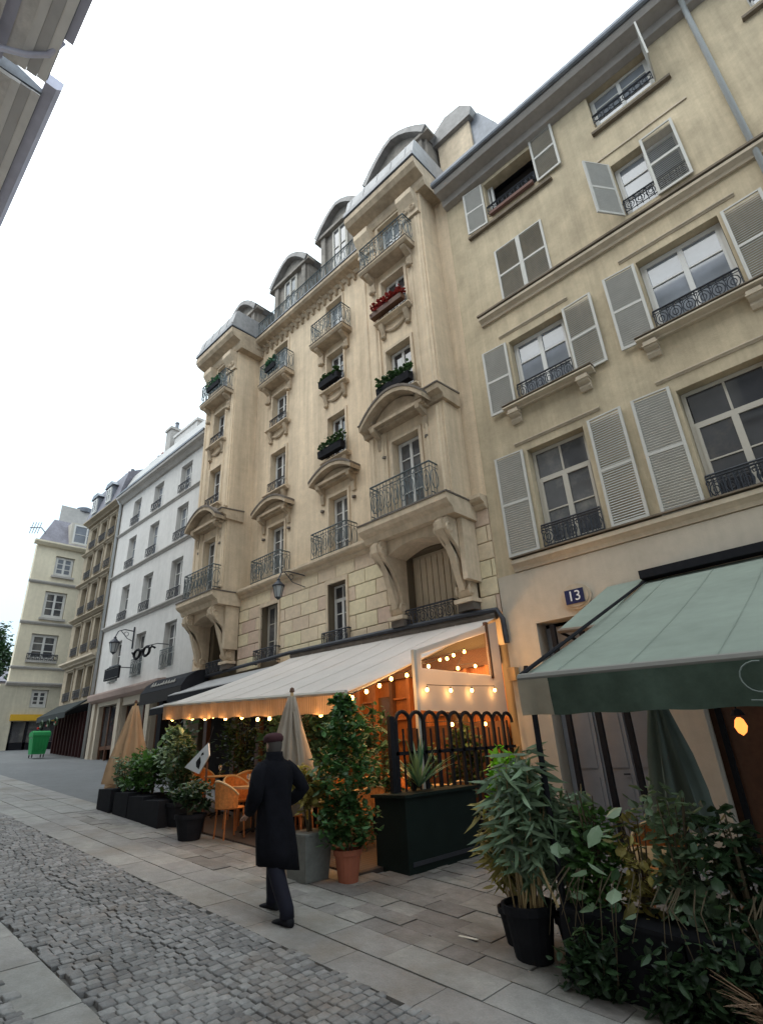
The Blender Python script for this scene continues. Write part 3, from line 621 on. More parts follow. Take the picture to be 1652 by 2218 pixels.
# attic railing and zinc mansard with dormers
r = MB(); railing(r, PL[1], PR[0], 18.17, 18.95, YC-.30, 1, .014, step=.16); r.build('attic_railing', IRONG, mb_)
MB().prism([(10.65, 18.0), (10.85, 19.6), (11.6, 20.6), (16, 20.6), (17.5, 18.0)], -18.8, -5.95).build('roof', ZINC, mb_)
DORM = mat('grey_brown_dormer', (.27, .235, .20), .8, noise=((1.5, .3), (7, .25)), streak=.25, bump=(14, .6))
AGED = mat('aged_zinc', (.23, .215, .205), .55, .2, noise=((3, .25), (9, .2)))
def dome(cx, half, y, z0, zt, depth=1.6):
    s = MB(); n = 8; zs_ = zt-half*.72; arc = [(cx+half*(-1+2*i/n), zs_+(zt-zs_)*(1-abs(-1+2*i/n)**1.6)) for i in range(n+1)]
    s.prism([(cx-half*.86, z0)]+[(cx+(p[0]-cx)*.86, p[1]-.06) for p in arc]+[(cx+half*.86, z0)], y+.1, y+depth, 'y')
    d = s.build('dormer', DORM, mb_)
    q = MB(); q.prism([(p[0], p[1]+.06) for p in arc]+[(cx+(p[0]-cx)*.88, p[1]-.14) for p in arc[::-1]], y-.16, y+depth+.05, 'y'); q.build('dormer_cap', AGED, d)
    q = MB(); q.box(cx-half*1.02, cx+half*1.02, y-.10, y+.25, zs_-.16, zs_-.02); q.build('dormer_cornice', DORM, d)
    for sx in (-1, 1): MB().box(cx+sx*half*.70-.12, cx+sx*half*.70+.12, y-.02, y+.099, z0+.01, zs_-.161).build('dormer_pier', DORM, d)
    window(mb_, cx-.42, cx+.42, z0+.15, zs_-.2, y+.04, 2, 2, PAINT_O, G_MD, split=False)
    return d
dome(-11.0, 1.32, 10.42, 18.9, 22.25, 1.6); dome(-14.1, 1.32, 10.42, 18.9, 21.85, 1.6); dome(-7.6, 1.5, 10.0, 18.9, 21.95, 2.2); dome(-17.05, 1.30, 10.0, 18.9, 21.0, 2.2)
# rendered attic block behind the roof of no. 13
MB().box(-6.2, -4.95, 10.6, 12.5, 18.0, 20.6).build('attic_block', STONE_T, mb_)
s = MB(); s.prism([(-6.35, 20.6), (-4.8, 20.6), (-4.7, 20.9), (-5.1, 21.4), (-5.7, 21.5), (-6.2, 21.2), (-6.5, 20.8)], 10.45, 12.7, 'y'); s.build('attic_roof', AGED, mb_)
MB().prism([(-4.95, 19.0), (-4.2, 18.6), (-4.1, 19.6), (-4.6, 20.7), (-4.95, 21.0)], 10.7, 12.6, 'y').build('attic_side', ZINC, mb_)

# flower boxes on the sills (things of their own)
def fbox(cx, w_, y, z, h_, boxm, lf, n, hh, label):
    t = thing('window_box', label, 'planter', (cx, y, z), 'planted window boxes on the ornate building')
    q = MB(); q.prism([(-.09, 0), (.09, 0), (.11, h_), (-.11, h_)], -w_/2, w_/2); q.build('box', boxm, t, local=True)
    l_ = MB()
    for i in range(n): leafq(l_, (rw.uniform(-w_/2, w_/2), rw.uniform(-.1, .1), h_+rw.uniform(-.02, hh)), rw.uniform(.08, .15), rw)
    l_.build('foliage', lf, t, local=True, kind='stuff')
fbox(-7.6, 1.15, YP-.25, 10.72, .22, BLACK, LF_D, 260, .30, 'black window box with dark shrubs above the large curved pediment of the near bay')
fbox(-7.65, 1.2, YP-.25, 13.47, .15, WOODD, LF_R, 260, .30, 'window box of red flowers on the near bay, one storey below the top balcony')
fbox(-11.25, 1.1, YC-.25, 10.72, .24, BLACK, LF_D, 220, .34, 'black window box below the third-floor window of the column beside the near bay')
fbox(-11.3, .95, YC-.22, 13.47, .22, BLACK, LF_D, 180, .20, 'dark window box one storey under the balcony right of centre')
fbox(-14.5, .6, YC-.38, 15.80, .2, BLACK, LF_BL, 140, .35, 'dark bushy planter hooked on the top balcony left of centre')
fbox(-17.0, .9, YP-.38, 15.80, .2, BLACK, LF_BL, 160, .35, 'bluish planter on the top balcony of the far bay')
# ------------------------------------------------------------------ WHITE BUILDING
bw = thing('white_townhouse', 'long white plastered townhouse with grey string courses, left of the ornate stone block', 'building', (-23, 10, gz(-23)))
WX0, WX1 = -27.9, -18.92
rows_ = [(5.35, 7.2), (8.12, 9.85), (10.70, 12.35), (13.0, 14.4)]
cols_ = [(-21.45, -20.45), (-24.1, -23.15), (-26.4, -25.55)]
wh = [(c[0], c[1], z0, z1) for z0, z1 in rows_ for c in cols_]
wall(MB(), WX0, WX1, 4.98, 15.0, 10, wh, .3).build('wall', WHITE, bw)
MB().box(WX0, WX1, 10.8, 18, 0, 15.0).build('core', DARK, bw)
MB().box(WX0, WX0+.25, 10.301, 10.8, 0, 15).build('side_wall', WHITE, bw); MB().box(WX1-.25, WX1, 10.301, 10.8, 0, 15).build('side_wall', WHITE, bw)
for zz, h_, d_ in ((7.93, .16, .14), (10.50, .13, .12), (12.80, .12, .10)): moulding(MB(), WX0, WX1, 10, zz, h_, d_).build('string_course', WTRIM, bw)
MB().prism([(10, 14.72), (9.9, 14.74), (9.78, 14.9), (9.62, 14.94), (9.60, 15.06), (10, 15.1)], WX0, WX1).build('eave_cornice', WTRIM, bw)
MB().box(WX0, WX1, 9.57, 9.70, 15.07, 15.17).build('gutter', ZINC, bw)
MB().prism([(9.75, 15.1), (10.35, 16.6), (12.5, 17.6), (17, 15.1)], WX0, WX1).build('roof', mat('pale_zinc', (.40, .385, .37), .5, .2, noise=((1, .15),)), bw)
for (a, b_, z0, z1) in wh:
    window(bw, a+.02, b_-.02, z0+.02, z1-.02, 10.2, 3, 2, PAINT, G_SKY if z0 > 10 else G_MD, split=z0 < 9, fw=.05)
    r = MB(); railing(r, a-.02, b_+.02, z0+.02, z0+.42 if z0 > 7 else z0+.75, 9.93, 1, .012); r.build('window_railing', IRON if z0 > 7 else IRONG, bw)
def chimney(par, x0, x1, y0, y1, z0, z1, pots=3, m=WTRIM):
    q = MB(); q.box(x0, x1, y0, y1, z0, z1); q.box(x0-.06, x1+.06, y0-.06, y1+.06, z1, z1+.14); c = q.build('chimney', m, par)
    for i in range(pots):
        px_ = x0+(x1-x0)*(i+.5)/pots; MB().lathe([(.11, 0), (.13, .06), (.10, .12), (.09, .42), (.12, .46), (.11, .52)], (px_, (y0+y1)/2, z1+.14), 10).build('chimney_pot', TERRA if i % 2 else ZINC, c)
chimney(bw, -24.75, -24.2, 10.5, 11.3, 15.5, 18.0, 1); chimney(bw, -23.9, -21.6, 10.6, 11.4, 15.5, 17.3, 0, WHITE); chimney(bw, -27.3, -25.9, 10.9, 11.6, 15.5, 17.2, 3)
s = MB(); s.tube([(-27.95, 9.66, 15.05), (-27.95, 9.9, 14.7), (-27.95, 9.90, gz(-27.95))], .07, 8); s.build('downpipe', MATS['pale_grey_paint'], bw, smooth=True)
# ground floor shops of the white house
s = MB(); wall(s, WX0, WX1, gz(WX0)-1, 4.98, 10.0, [(-27.1, -25.0, gz(-26)-.2, 4.45), (-24.6, -22.2, gz(-24)-.2, 4.3), (-21.8, -20.9, gz(-21)-.2, 4.3), (-20.6, -19.2, gz(-20)-.1, 4.1)], .4); s.build('ground_floor_wall', mat('beige_shop_render', (.46, .40, .32), .9, noise=((1, .1),)), bw)
MB().prism([(10, 4.62), (9.86, 4.64), (9.72, 4.72), (9.66, 4.9), (9.66, 4.97), (10, 5.02)], WX0+.1, -20.9).build('shop_cornice', mat('pinkish_moulding', (.42, .31, .27), .8, noise=((2, .1),)), bw)
for (a, b_) in ((-27.05, -25.05), (-24.55, -22.25), (-21.75, -20.95), (-20.55, -19.25)):
    zb = gz(a); q = MB(); n = max(1, round((b_-a)/.7))
    for i in range(n+1): xx = a+(b_-a)*i/n; q.box(xx-.05, xx+.05, 10.2, 10.3, zb-.2, 4.45)
    q.box(a, b_, 10.21, 10.29, zb+.35, zb+.5); f_ = q.build('shop_window', WOODD, bw)
    for i in range(n): xx = a+(b_-a)*i/n; MB().box(xx+.06, xx+(b_-a)/n-.06, 10.24, 10.25, zb+.5, 4.4).build('pane', G_DK, f_)
# pilasters in the shopfront (pale verticals)
for xx in (-27.5, -24.8, -22.0, -20.75): MB().box(xx-.16, xx+.16, 9.9, 9.997, gz(xx)-.1, 4.6).build('pilaster', MATS['beige_shop_render'], bw)

# ------------------------------------------------------------------ NARROW BROWN HOUSE
b4 = thing('brown_narrow_house', 'narrow brown stone house with a dark red shopfront, left of the white house', 'building', (-30.2, 10, gz(-30)))
BX0, BX1 = -32.6, -28.05; zb = gz(-32)
r4 = [(5.05, 6.5), (7.3, 8.9), (9.5, 11.0), (11.5, 12.9), (13.3, 14.5)]; c4 = [(-31.9, -31.1), (-30.5, -29.7), (-29.2, -28.5)]
h4 = [(c[0], c[1], z0, z1) for z0, z1 in r4 for c in c4]
wall(MB(), BX0, BX1, 4.75, 15.0, 10, h4, .3).build('wall', BROWNW, b4)
MB().box(BX0, BX1, 10.6, 17, zb-1, 15).build('core', DARK, b4); MB().box(BX0, BX0+.2, 10.301, 17, zb-1, 15).build('side_wall', ENDW, b4)
for zz, h_, d_ in ((6.78, .22, .35), (9.15, .16, .25), (11.15, .14, .22), (13.0, .12, .18), (14.85, .22, .40)): moulding(MB(), BX0, BX1, 10, zz, h_, d_).build('string_course', TRIM if zz < 7 else BROWNW, b4)
for a, b_, z0, z1 in h4:
    window(b4, a+.02, b_-.02, z0+.02, z1-.02, 10.18, 3, 2, PAINT_O, G_DK if z0 < 8 else G_MD, split=False)
    s = MB(); s.box(a-.08, a, 9.95, 10, z0, z1); s.box(b_, b_+.08, 9.95, 10, z0, z1); moulding(s, a-.14, b_+.14, 10, z1, .12, .12); s.build('window_surround', BROWNW, b4)
    r = MB(); railing(r, a-.05, b_+.05, z0+.02, z0+.42, 9.9, 1, .012); r.build('window_railing', IRON, b4)
MB().prism([(9.7, 15.1), (10.1, 16.9), (12, 17.9), (16, 15.1)], BX0, BX1).build('roof', SLATE, b4)
for cx in (-31.4, -29.4):
    q = MB(); q.box(cx-.40, cx+.40, 9.72, 11, 15.25, 16.3); q.prism([(cx-.55, 16.3), (cx+.55, 16.3), (cx+.3, 16.55), (cx-.3, 16.55)], 9.62, 11.2, 'y'); q.build('dormer', ZINC, b4); window(b4, cx-.32, cx+.32, 15.35, 16.2, 9.66, 2, 2, PAINT, G_SKY, split=False)
chimney(b4, -32.4, -31.2, 11.2, 11.8, 16.6, 18.2, 3, BROWNW)
MB().box(BX0, BX1, 9.97, 10.4, 4.4, 4.749).build('shop_fascia', BLACK, b4)
s = MB()
for i in range(11): xx = BX0+.2+i*.42; s.box(xx-.04, xx+.04, 9.93, 10.06, zb-.4, 4.4)
s.box(BX0, BX1, 10.061, 10.2, zb-.6, 4.4); s.build('shopfront', mat('dark_red_shopfront', (.05, .018, .018), .5, noise=((2, .2),)), b4)
cloth('charcoal_cloth', (.05, .055, .055), .08)
wd = thing('shop_awning', 'short dark charcoal awning over the red shopfront of the narrow brown house', 'awning', (-30.2, 9.9, 4.9))
q = MB(); q.prism([(-.05, .0), (-.9, -.55), (-.9, -.62), (-.05, -.08)], -2.0, 1.9); q.box(-2.0, 1.9, -.91, -.89, -.8, -.56); q.build('canopy', MATS['charcoal_cloth'], wd, local=True)
for i, xx in enumerate((-31.3, -30.3, -29.3)):
    o = MB().ring((xx, 9.0, 4.0), .16, .16, .05, 12).build('wreath', LF_D); tag(o, ['round green wreath hanging left under the dark awning of the red shopfront', 'round green wreath hanging in the middle under the dark awning of the red shopfront', 'round green wreath hanging right under the dark awning of the red shopfront'][i], 'wreath', 'wreaths on the red shopfront')
for i in range(3):
    xx = -31.8+i*1.25; q = MB(); q.lathe([(0, -.06), (.05, -.03), (.05, .03), (0, .06)], (xx, 9.02, 3.85+.05*(i % 3)), 7, caps=False); o = q.build('red_ornament', mat('red_ornament', (.45, .03, .02), .4)); tag(o, ['small red ornament hanging left of the three wreaths', 'small red ornament hanging between the wreaths', 'small red ornament hanging right of the wreaths'][i], 'ornament', 'red ornaments on the dark red shopfront')

# ------------------------------------------------------------------ END BUILDING (faces down the street)
be = thing('cream_corner_house', 'cream plastered house closing the end of the street with a grey slate mansard', 'building', (-36, 10, gz(-36)))
EX = -36.0; zg = gz(-36)
ew = [(9.45, 10.52, 12.75, 14.0), (9.25, 10.45, 10.15, 11.75), (9.0, 10.4, 7.7, 9.2), (9.55, 10.42, 5.15, 6.12), (12.0, 13.1, 12.75, 14.0), (12.0, 13.1, 10.15, 11.75)]
wall(MB(), 8.32, 16, 6.36, 14.55, EX, ew[:3]+ew[4:], -.35, 'x').build('wall', ENDW, be)
wall(MB(), 8.0, 16, zg-.6, 6.36, EX, [ew[3], (8.85, 11.2, zg-.2, 4.45)], -.35, 'x').build('ground_floor_wall', mat('yellowish_plaster', (.56, .51, .40), .9, noise=((1, .1), (5, .08)), streak=.2), be)
MB().prism([(EX-.36, 8.34), (EX-.36, 16), (EX-8, 16), (EX-8, 10.6)][::-1], zg-1, 14.5, 'z').build('core', ENDW, be)
for zz, h_, d_ in ((12.15, .16, .12), (9.72, .16, .12), (7.2, .14, .10), (6.3, .18, .16), (14.5, .25, .32)):
    s = MB(); s.prism([(-(8.0-d_*.8), zz), (-(16), zz), (-(16), zz+h_), (-(8.0-d_*.8), zz+h_)], 0, 1) if False else s.prism([(EX, zz), (EX+d_*.5, zz), (EX+d_, zz+h_*.6), (EX+d_, zz+h_), (EX, zz+h_+.03)][::-1], 8.32-d_*.7, 16, 'y'); s.build('string_course', WTRIM if zz < 14 else ENDW, be)
for a, b_, z0, z1 in ew:
    window(be, a+.03, b_-.03, z0+.03, z1-.02, EX-.12, 3, 2, PAINT, G_MD if z0 < 12 else G_SKY, split=z0 < 12, axis='x', fw=.08, mw=.05)
    if z0 > 7: MB().box(EX, EX+.12, a-.1, b_+.1, z0-.12, z0).build('window_sill', WTRIM, be)
    if 7 < z0 < 8: r = MB(); railing(r, a-.1, b_+.1, z0, z0+.35, EX+.12, 1, .014, 'x'); r.build('window_railing', IRON, be)
s = MB(); s.add([(EX+.05, 8.3, 14.76), (EX+.05, 16, 14.76), (EX-1.0, 16, 16.7), (EX-1.0, 9.2, 16.7), (EX-8, 10.5, 14.76), (EX-8, 11.2, 16.7), (EX-8, 16, 14.76), (EX-8, 16, 16.7)], [(0, 1, 2, 3), (4, 0, 3, 5), (3, 2, 7, 5), (1, 6, 7, 2), (6, 4, 5, 7)]); s.build('roof', SLATE, be)
s = MB(); s.box(EX-1.4, EX-.05, 10.0, 11.9, 14.8, 16.4); s.build('dormer', PAINT_O, be); window(be, 10.15, 11.75, 15.0, 16.3, EX-.03, 2, 2, PAINT, G_SKY, split=False, axis='x')
MB().prism([(EX-2.2, 9.75), (EX-2.2, 16), (EX-6, 16), (EX-6, 10.9)][::-1], 14.8, 18.3, 'z').build('attic_storey', WTRIM, be)
MB().lathe([(.12, 0), (.5, .1), (.55, .35), (.3, .5), (0, .55)], (EX-2.5, 11.3, 18.1), 10).build('roof_vent', ZINC, be)
MB().box(EX+.01, EX+.16, 8.75, 11.35, 4.48, 4.80).build('shop_fascia', mat('yellow_fascia', (.62, .36, .03), .6), be)
s = MB()
for i in range(4): yy = 8.9+i*.75; s.box(EX-.12, EX-.02, yy-.06, yy+.06, zg-.2, 4.45)
s.box(EX-.12, EX-.02, 8.85, 11.2, zg-.2, zg+.35); f_ = s.build('shop_window', BLACK, be)
for i in range(3): MB().box(EX-.09, EX-.07, 8.98+i*.75, 9.57+i*.75, zg+.36, 4.42).build('pane', G_MD, f_)
wing = thing('low_wing_house', 'low pale building front left of the cream corner house with a blue street plate', 'building', (EX, 6.5, zg))
s = MB(); wall(s, 4.5, 7.998, zg-.6, 6.3, EX-.02, [(5.2, 6.6, zg-.2, 5.2)], -.4, 'x'); s.build('wall', ENDW, wing); MB().box(EX-1.2, EX-.45, 4.5, 8.3, zg-1, 6.2).build('core', WTRIM, wing)
MB().box(EX-.3, EX-.25, 5.2, 6.6, zg-.2, 5.2).build('shutter', WOODD, wing); s = MB(); s.prism([(EX, 6.25), (EX+.2, 6.3), (EX+.2, 6.48), (EX-.3, 6.5)], 4.5, 7.82, 'y'); s.build('string_course', WTRIM, wing)
q = MB().box(EX-.015, EX+.015, 7.25, 7.85, 4.55, 4.95); o = q.build('street_name_plate', MATS['blue_enamel']); tag(o, 'small blue street plate on the pale wall left of the cream corner house', 'sign')
ant = thing('roof_antenna', 'thin grey antenna reaching left from the slate roof of the cream house', 'antenna', (-36.3, 8.5, 15.6))
s = MB(); s.tube([(0, .3, -.3), (0, -.1, .1), (0, -.7, -.05)], .035); s.build('mast', ZINC, ant, local=True); s = MB()
for i in range(4): s.tube([(-.3, -.2-i*.14, .03-.03*i-.25), (.3, -.2-i*.14, .03-.03*i+.3)], .02, 5)
s.build('antenna_rods', ZINC, ant, local=True)
# far left: tree and a pinkish house down the side street
def crown(mb, c, rx, ry, rz, n, L_, rnd, surf=.55):
    for i in range(n):
        d = Vector((rnd.gauss(0, 1), rnd.gauss(0, 1), rnd.gauss(0, 1))).normalized(); r = surf+(1-surf)*rnd.random()
        bump = 1+.22*math.sin(d.x*5+c[0])*math.sin(d.z*6+1)+.12*math.sin(d.y*9)
        leafq(mb, (c[0]+d.x*rx*r*bump, c[1]+d.y*ry*r*bump, c[2]+d.z*rz*r*bump), L_*rnd.uniform(.6, 1.2), rnd, .5)
tr = thing('tree', 'dark evergreen tree showing behind the roofline at the far left end of the street', 'tree', (-58, 10.6, gz(-58)))
MB().tube([(-58, 10.6, gz(-58)), (-58, 10.7, 8), (-57.9, 10.5, 12.5)], [.3, .24, .1], 8).build('trunk', BARK, tr); s = MB(); rt = random.Random(5)
for c in ((-58, 10.8, 12.6, 1.6, 2.0, 2.3), (-58, 9.2, 11.2, 1.4, 1.6, 1.8), (-57.5, 11.8, 10.8, 1.5, 1.5, 2.0)): crown(s, c[:3], c[3], c[4], c[5], 2200, .28, rt)
for c in ((-58, 10.8, 12.2), (-58, 9.4, 11.0)): s.lathe([(0, -1.3), (1.0, -.7), (1.2, .2), (.8, 1.1), (0, 1.5)], c, 9, caps=False)
s.build('crown', LF_D, tr, kind='stuff')
fh = thing('far_pink_house', 'small pinkish house glimpsed at the far left below the dark tree', 'building', (-62, 8, gz(-62)))
wall(MB(), 3, 15, 4, 9.6, -62, [(10.5, 11.3, 7.6, 8.8), (12.4, 13.2, 7.6, 8.8)], -.3, 'x').build('wall', mat('pink_plaster', (.42, .33, .28), .9, noise=((1, .1),)), fh); MB().box(-66, -62.4, 3, 15, 4, 9.5).build('core', DARK, fh)
s = MB(); s.prism([(-62, 9.6), (-61.7, 9.7), (-64, 11.2), (-66, 9.6)], 2.8, 15.2, 'y'); s.build('roof', SLATE, fh)
for a in (10.5, 12.4): window(fh, a, a+.8, 7.6, 8.8, -62.1, 2, 2, PAINT, G_MD, axis='x')
# green wheeled bin
bn = thing('dumpster', 'large green wheeled rubbish container standing before the cream corner house', 'dumpster', (-29.35, 8.45, gz(-29.35)))
GRN = mat('bright_green_plastic', (.01, .20, .055), .5, noise=((3, .1),))
q = MB(); q.add([(-.42, -.5, .18), (.42, -.5, .18), (.42, .5, .18), (-.42, .5, .18), (-.52, -.62, 1.02), (.52, -.62, 1.02), (.52, .62, 1.02), (-.52, .62, 1.02)], [(3, 2, 1, 0), (4, 5, 6, 7), (0, 1, 5, 4), (1, 2, 6, 5), (2, 3, 7, 6), (3, 0, 4, 7)]); q.box(-.55, .55, -.66, .66, 1.02, 1.08)
for i in range(5): q.box(.46, .52, -.5+i*.23, -.44+i*.23, .35, 1.0)
q.build('body', GRN, bn, local=True)
q = MB(); q.prism([(-.56, 1.082), (.56, 1.082), (.5, 1.22), (.1, 1.30), (-.5, 1.22)], -.66, .66, 'y'); q.build('lid', GRN, bn, local=True)
for sx in (-.36, .36):
    for sy in (-.42, .42): MB().ring((sx, sy, .09), .06, .06, .03, 10).build('wheel', BLACK, bn, local=True)
for sy in (-.68, .68): MB().tube([(.2, sy, .95), (.34, sy, .95)], .03).build('lifting_pin', ZINC, bn, local=True)

# ------------------------------------------------------------------ LEFT SIDE: the house whose eaves hang over the camera
bl = thing('overhanging_house', 'grey stone house along the near left edge seen only by its projecting eaves and cornices', 'building', (-6, -1, gz(-6)))
GST = mat('grey_cut_stone', (.74, .70, .66), .9, noise=((1, .15), (6, .1)), streak=.2)
for (xa, xb) in ((-10.9, 14), (-30.0, -11.3)):
    s = MB(); s.box(xa, xb, -6, -1.0, -1.6 if xb > 0 else 0, 17.4); s.build('wall', GST, bl)
    for i, (d, z0, z1) in enumerate(((.18, 15.6, 15.75), (.30, 16.2, 16.38), (.50, 16.8, 16.98), (.72, 17.2, 17.32), (1.0, 17.33, 17.46))): MB().box(xa, xb, -1.0, -1.0+d, z0, z1).build('cornice', GST if i != 3 else mat('violet_grey_zinc', (.50, .49, .58), .5, .2, noise=((2, .15),)), bl)
    for k in range(int((xb-xa)/1.9)):
        cx = xa+.9+k*1.9; q = MB(); q.prism([(-1.0, 16.4), (-.72, 16.5), (-.55, 16.78), (-1.0, 16.79)], cx-.12, cx+.12); q.build('modillion', GST, bl)
    MB().prism([(-1.0, 17.47), (.62, 17.55), (.62, 17.7), (-1.0, 18.3), (-6, 19.8), (-6, 17.47)], xa, xb).build('roof', ZINC, bl)
for (xa, xb) in ((-10.9, 14), (-30.0, -11.3)):
    for k, (y0, y1, z0) in enumerate(((.0, .18, 17.36), (.185, .40, 17.40), (.405, .60, 17.43))): MB().box(xa+.002, xb-.002, y0, y1, z0, 17.468).build('soffit_board', mat('pale_soffit', (.74, .71, .68), .8, noise=((1.5, .1),)) if k != 1 else mat('grey_soffit', (.50, .48, .47), .8, noise=((1.5, .1),)), bl)
s = MB(); s.box(-9.75, 14, .58, .80, 17.62, 18.0); s.build('gutter', MATS['violet_grey_zinc'], bl)
s = MB(); s.prism([(.60, 17.6), (.85, 17.6), (.95, 17.7), (.97, 17.98), (.60, 17.98)], -17.0, -11.0); s.build('gutter', MATS['violet_grey_zinc'], bl)
s = MB(); s.tube([(-9.8, .62, 17.6), (-10.2, .45, 17.4), (-10.4, .1, 17.2), (-10.4, -.6, 16.6), (-10.5, -.92, 16.0), (-10.5, -.92, gz(-10.5))], .07, 8); s.build('downpipe', MATS['violet_grey_zinc'], bl, smooth=True)
for i, cx in enumerate((-20, -16.5, -13, -8, -4.5, -1, 2.5)):
    for z0 in (5.5, 9.0, 12.3):
        q = MB(); q.box(cx-.6, cx+.6, -.998, -.94, z0, z0+2.0); q.box(cx-.7, cx+.7, -.998, -.85, z0-.14, z0); f_ = q.build('window', PAINT, bl); MB().box(cx-.5, cx+.5, -.939, -.93, z0+.1, z0+1.9).build('pane', G_MD, f_)

# ------------------------------------------------------------------ WALL-MOUNTED THINGS
def lantern(name, label, p, s_=1., arm=(0, 1)):
    t = thing(name, label, 'lantern', p); q = MB(); q.lathe([(.10*s_, 0), (.17*s_, .36*s_)], n=6, caps=True); q.build('lantern_glass', glass('lantern_glass', (.30, .31, .31), .1), t, local=True)
    q = MB()
    for k in range(6): a = 2*math.pi*k/6; q.tube([(.105*s_*math.cos(a), .105*s_*math.sin(a), 0), (.178*s_*math.cos(a), .178*s_*math.sin(a), .36*s_)], .012*s_, 4)
    q.build('cage', IRON, t, local=True)
    q = MB(); q.lathe([(.20*s_, .361*s_), (.21*s_, .39*s_), (.10*s_, .50*s_), (.05*s_, .56*s_), (.06*s_, .60*s_), (.0, .66*s_)], n=12); q.build('cap', IRON, t, local=True)
    q = MB(); q.lathe([(.0, -.10*s_), (.04*s_, -.06*s_), (.11*s_, 0)], n=8, caps=False); q.build('finial', IRON, t, local=True)
    q = MB(); q.tube([(0, 0, .62*s_), (0, .1, .86*s_), (0, .35, .95*s_), (0, arm[1], .92*s_)], .022*s_, 6); q.tube([(0, .2, .90*s_), (0, .5, .6*s_), (0, arm[1], .5*s_)], .016*s_, 5); q.tube([(0, arm[1], .2*s_), (0, arm[1], 1.1*s_)], .03*s_, 6); q.ring((0, .45, .78*s_), .09*s_, .09*s_, .012, 8, 'x'); q.build('bracket', IRON, t, local=True)
    return t
lantern('wall_lantern', 'black street lantern on a scrolled bracket on the ornate stone building', (-12.42, 9.0, 6.15), .88, (0, 1.1))
lantern('wall_lantern', 'small black street lantern on the white house near its downpipe, above the dark hanging sign', (-24.3, 9.2, 6.4), 1.05, (0, .76))
q = MB(); q.box(-.72, .72, -.04, .04, -.24, .24); t = thing('hanging_sign', 'black rectangular sign hung below the lantern of the white house', 'sign', (-24.1, 9.2, 5.5)); q.build('board', BLACK, t, local=True)
q = MB(); q.box(-.66, .66, -.043, -.041, -.19, -.185); q.box(-.66, .66, -.043, -.041, .185, .19); q.build('border_line', SHUT, t, local=True); MB().tube([(0, .04, .28), (0, .8, .28)], .02).build('bracket', IRON, t, local=True); MB().tube([(-.6, 0, .24), (-.6, .02, .28), (.6, .02, .28), (.6, 0, .24)], .012).build('hanger', IRON, t, local=True)
gl = thing('optician_sign', 'black spectacles-shaped sign standing out from the white house', 'sign', (-21.25, 9.1, 5.92))
for sx in (-.40, .40):
    q = MB(); q.ring((sx, 0, 0), .27, .17, .055, 14); q.build('lens_rim', BLACK, gl, local=True)
q = MB(); q.tube([(-.13, 0, .05), (0, 0, .10), (.13, 0, .05)], .045); q.build('nose_bridge', BLACK, gl, local=True)
for sx in (-1, 1): MB().tube([(sx*.66, 0, .05), (sx*.85, 0, .12), (sx*.92, .1, .05)], .04).build('temple_arm', BLACK, gl, local=True)
MB().tube([(.3, 0, .2), (.3, .45, .35), (.3, .9, .35)], .02).build('bracket', IRON, gl, local=True)
# rounded black awning box with pale script on the white house
ba = thing('black_awning', 'glossy black curved awning with pale script lettering at the right end of the white house', 'awning', (-19.1, 9.95, 4.15))
q = MB(); q.prism([(.0, .0), (-.95, 0), (-.98, .18), (-.80, .46), (-.45, .68), (0, .76)], -1.5, 1.5); q.build('canopy', mat('black_canvas', (.022, .022, .026), .8, noise=((3, .3),), spec=.1), ba, local=True)
q = MB(); q.box(-1.5, 1.5, -.995, -.98, -.22, .16); q.build('valance', mat('charcoal_canvas', (.04, .037, .037), .8, spec=.1), ba, local=True)
q = MB(); rr = random.Random(2)
for i in range(9): # illegible handwriting strokes along the curve
    x_ = -.9+i*.20; q.tube([(x_, -.90, .36), (x_+.05, -.83, .45+rr.uniform(-.02, .05)), (x_+.10, -.905, .35), (x_+.17, -.87, .41)], .012, 4)
q.build('lettering', SHUT, ba, local=True, kind='stuff')
MB().box(-.02, .02, -.6, 0, -.5, 0).build('bracket', IRON, ba, local=True)
MB().box(-1.4, -1.1, -.3, .0, -2.4, -.01).build('side_post', BLACK, ba, local=True)
# two small grey awnings left of the terrace
for k, (xa, xb, y1, z0, z1, lab) in enumerate(((-17.9, -13.4, 8.7, 4.50, 4.02, 'upper grey canvas awning with a black edge left of the big cream awning'), (-18.0, -13.9, 8.2, 4.12, 3.62, 'lower of the two grey canvas awnings left of the big cream awning, black edged'))):
    t = thing('small_awning', lab, 'awning', ((xa+xb)/2, 9.9, z0), 'grey awnings beside the terrace')
    q = MB(); q.prism([(9.9-.05*k, z0), (y1, z1), (y1, z1-.03), (9.9-.05*k, z0-.04)], xa, xb); q.build('canopy', GREYC, t)
    q = MB(); q.box(xa, xb, y1-.02, y1, z1-.22, z1-.031); q.build('valance', BLACK, t); q = MB(); q.tube([(xa, 9.9, z0-.1), (xa, y1, z1-.1)], .025); q.build('arm', IRON, t); q = MB(); q.tube([(xb, 9.9, z0-.1), (xb, y1, z1-.1)], .025); q.build('arm', IRON, t)
for xx in (-17.6, -15.9, -14.6, -13.5): MB().box(xx-.1, xx+.1, 9.95, 10.1, gz(xx), 3.8).build('shopfront_post', WOODD, mb_)
MB().box(-18.2, -13.3, 10.3, 10.35, gz(-18)-.6, 3.8).build('shop_glazing', DARK, mb_)

bn.scale = (.55, .54, .86)
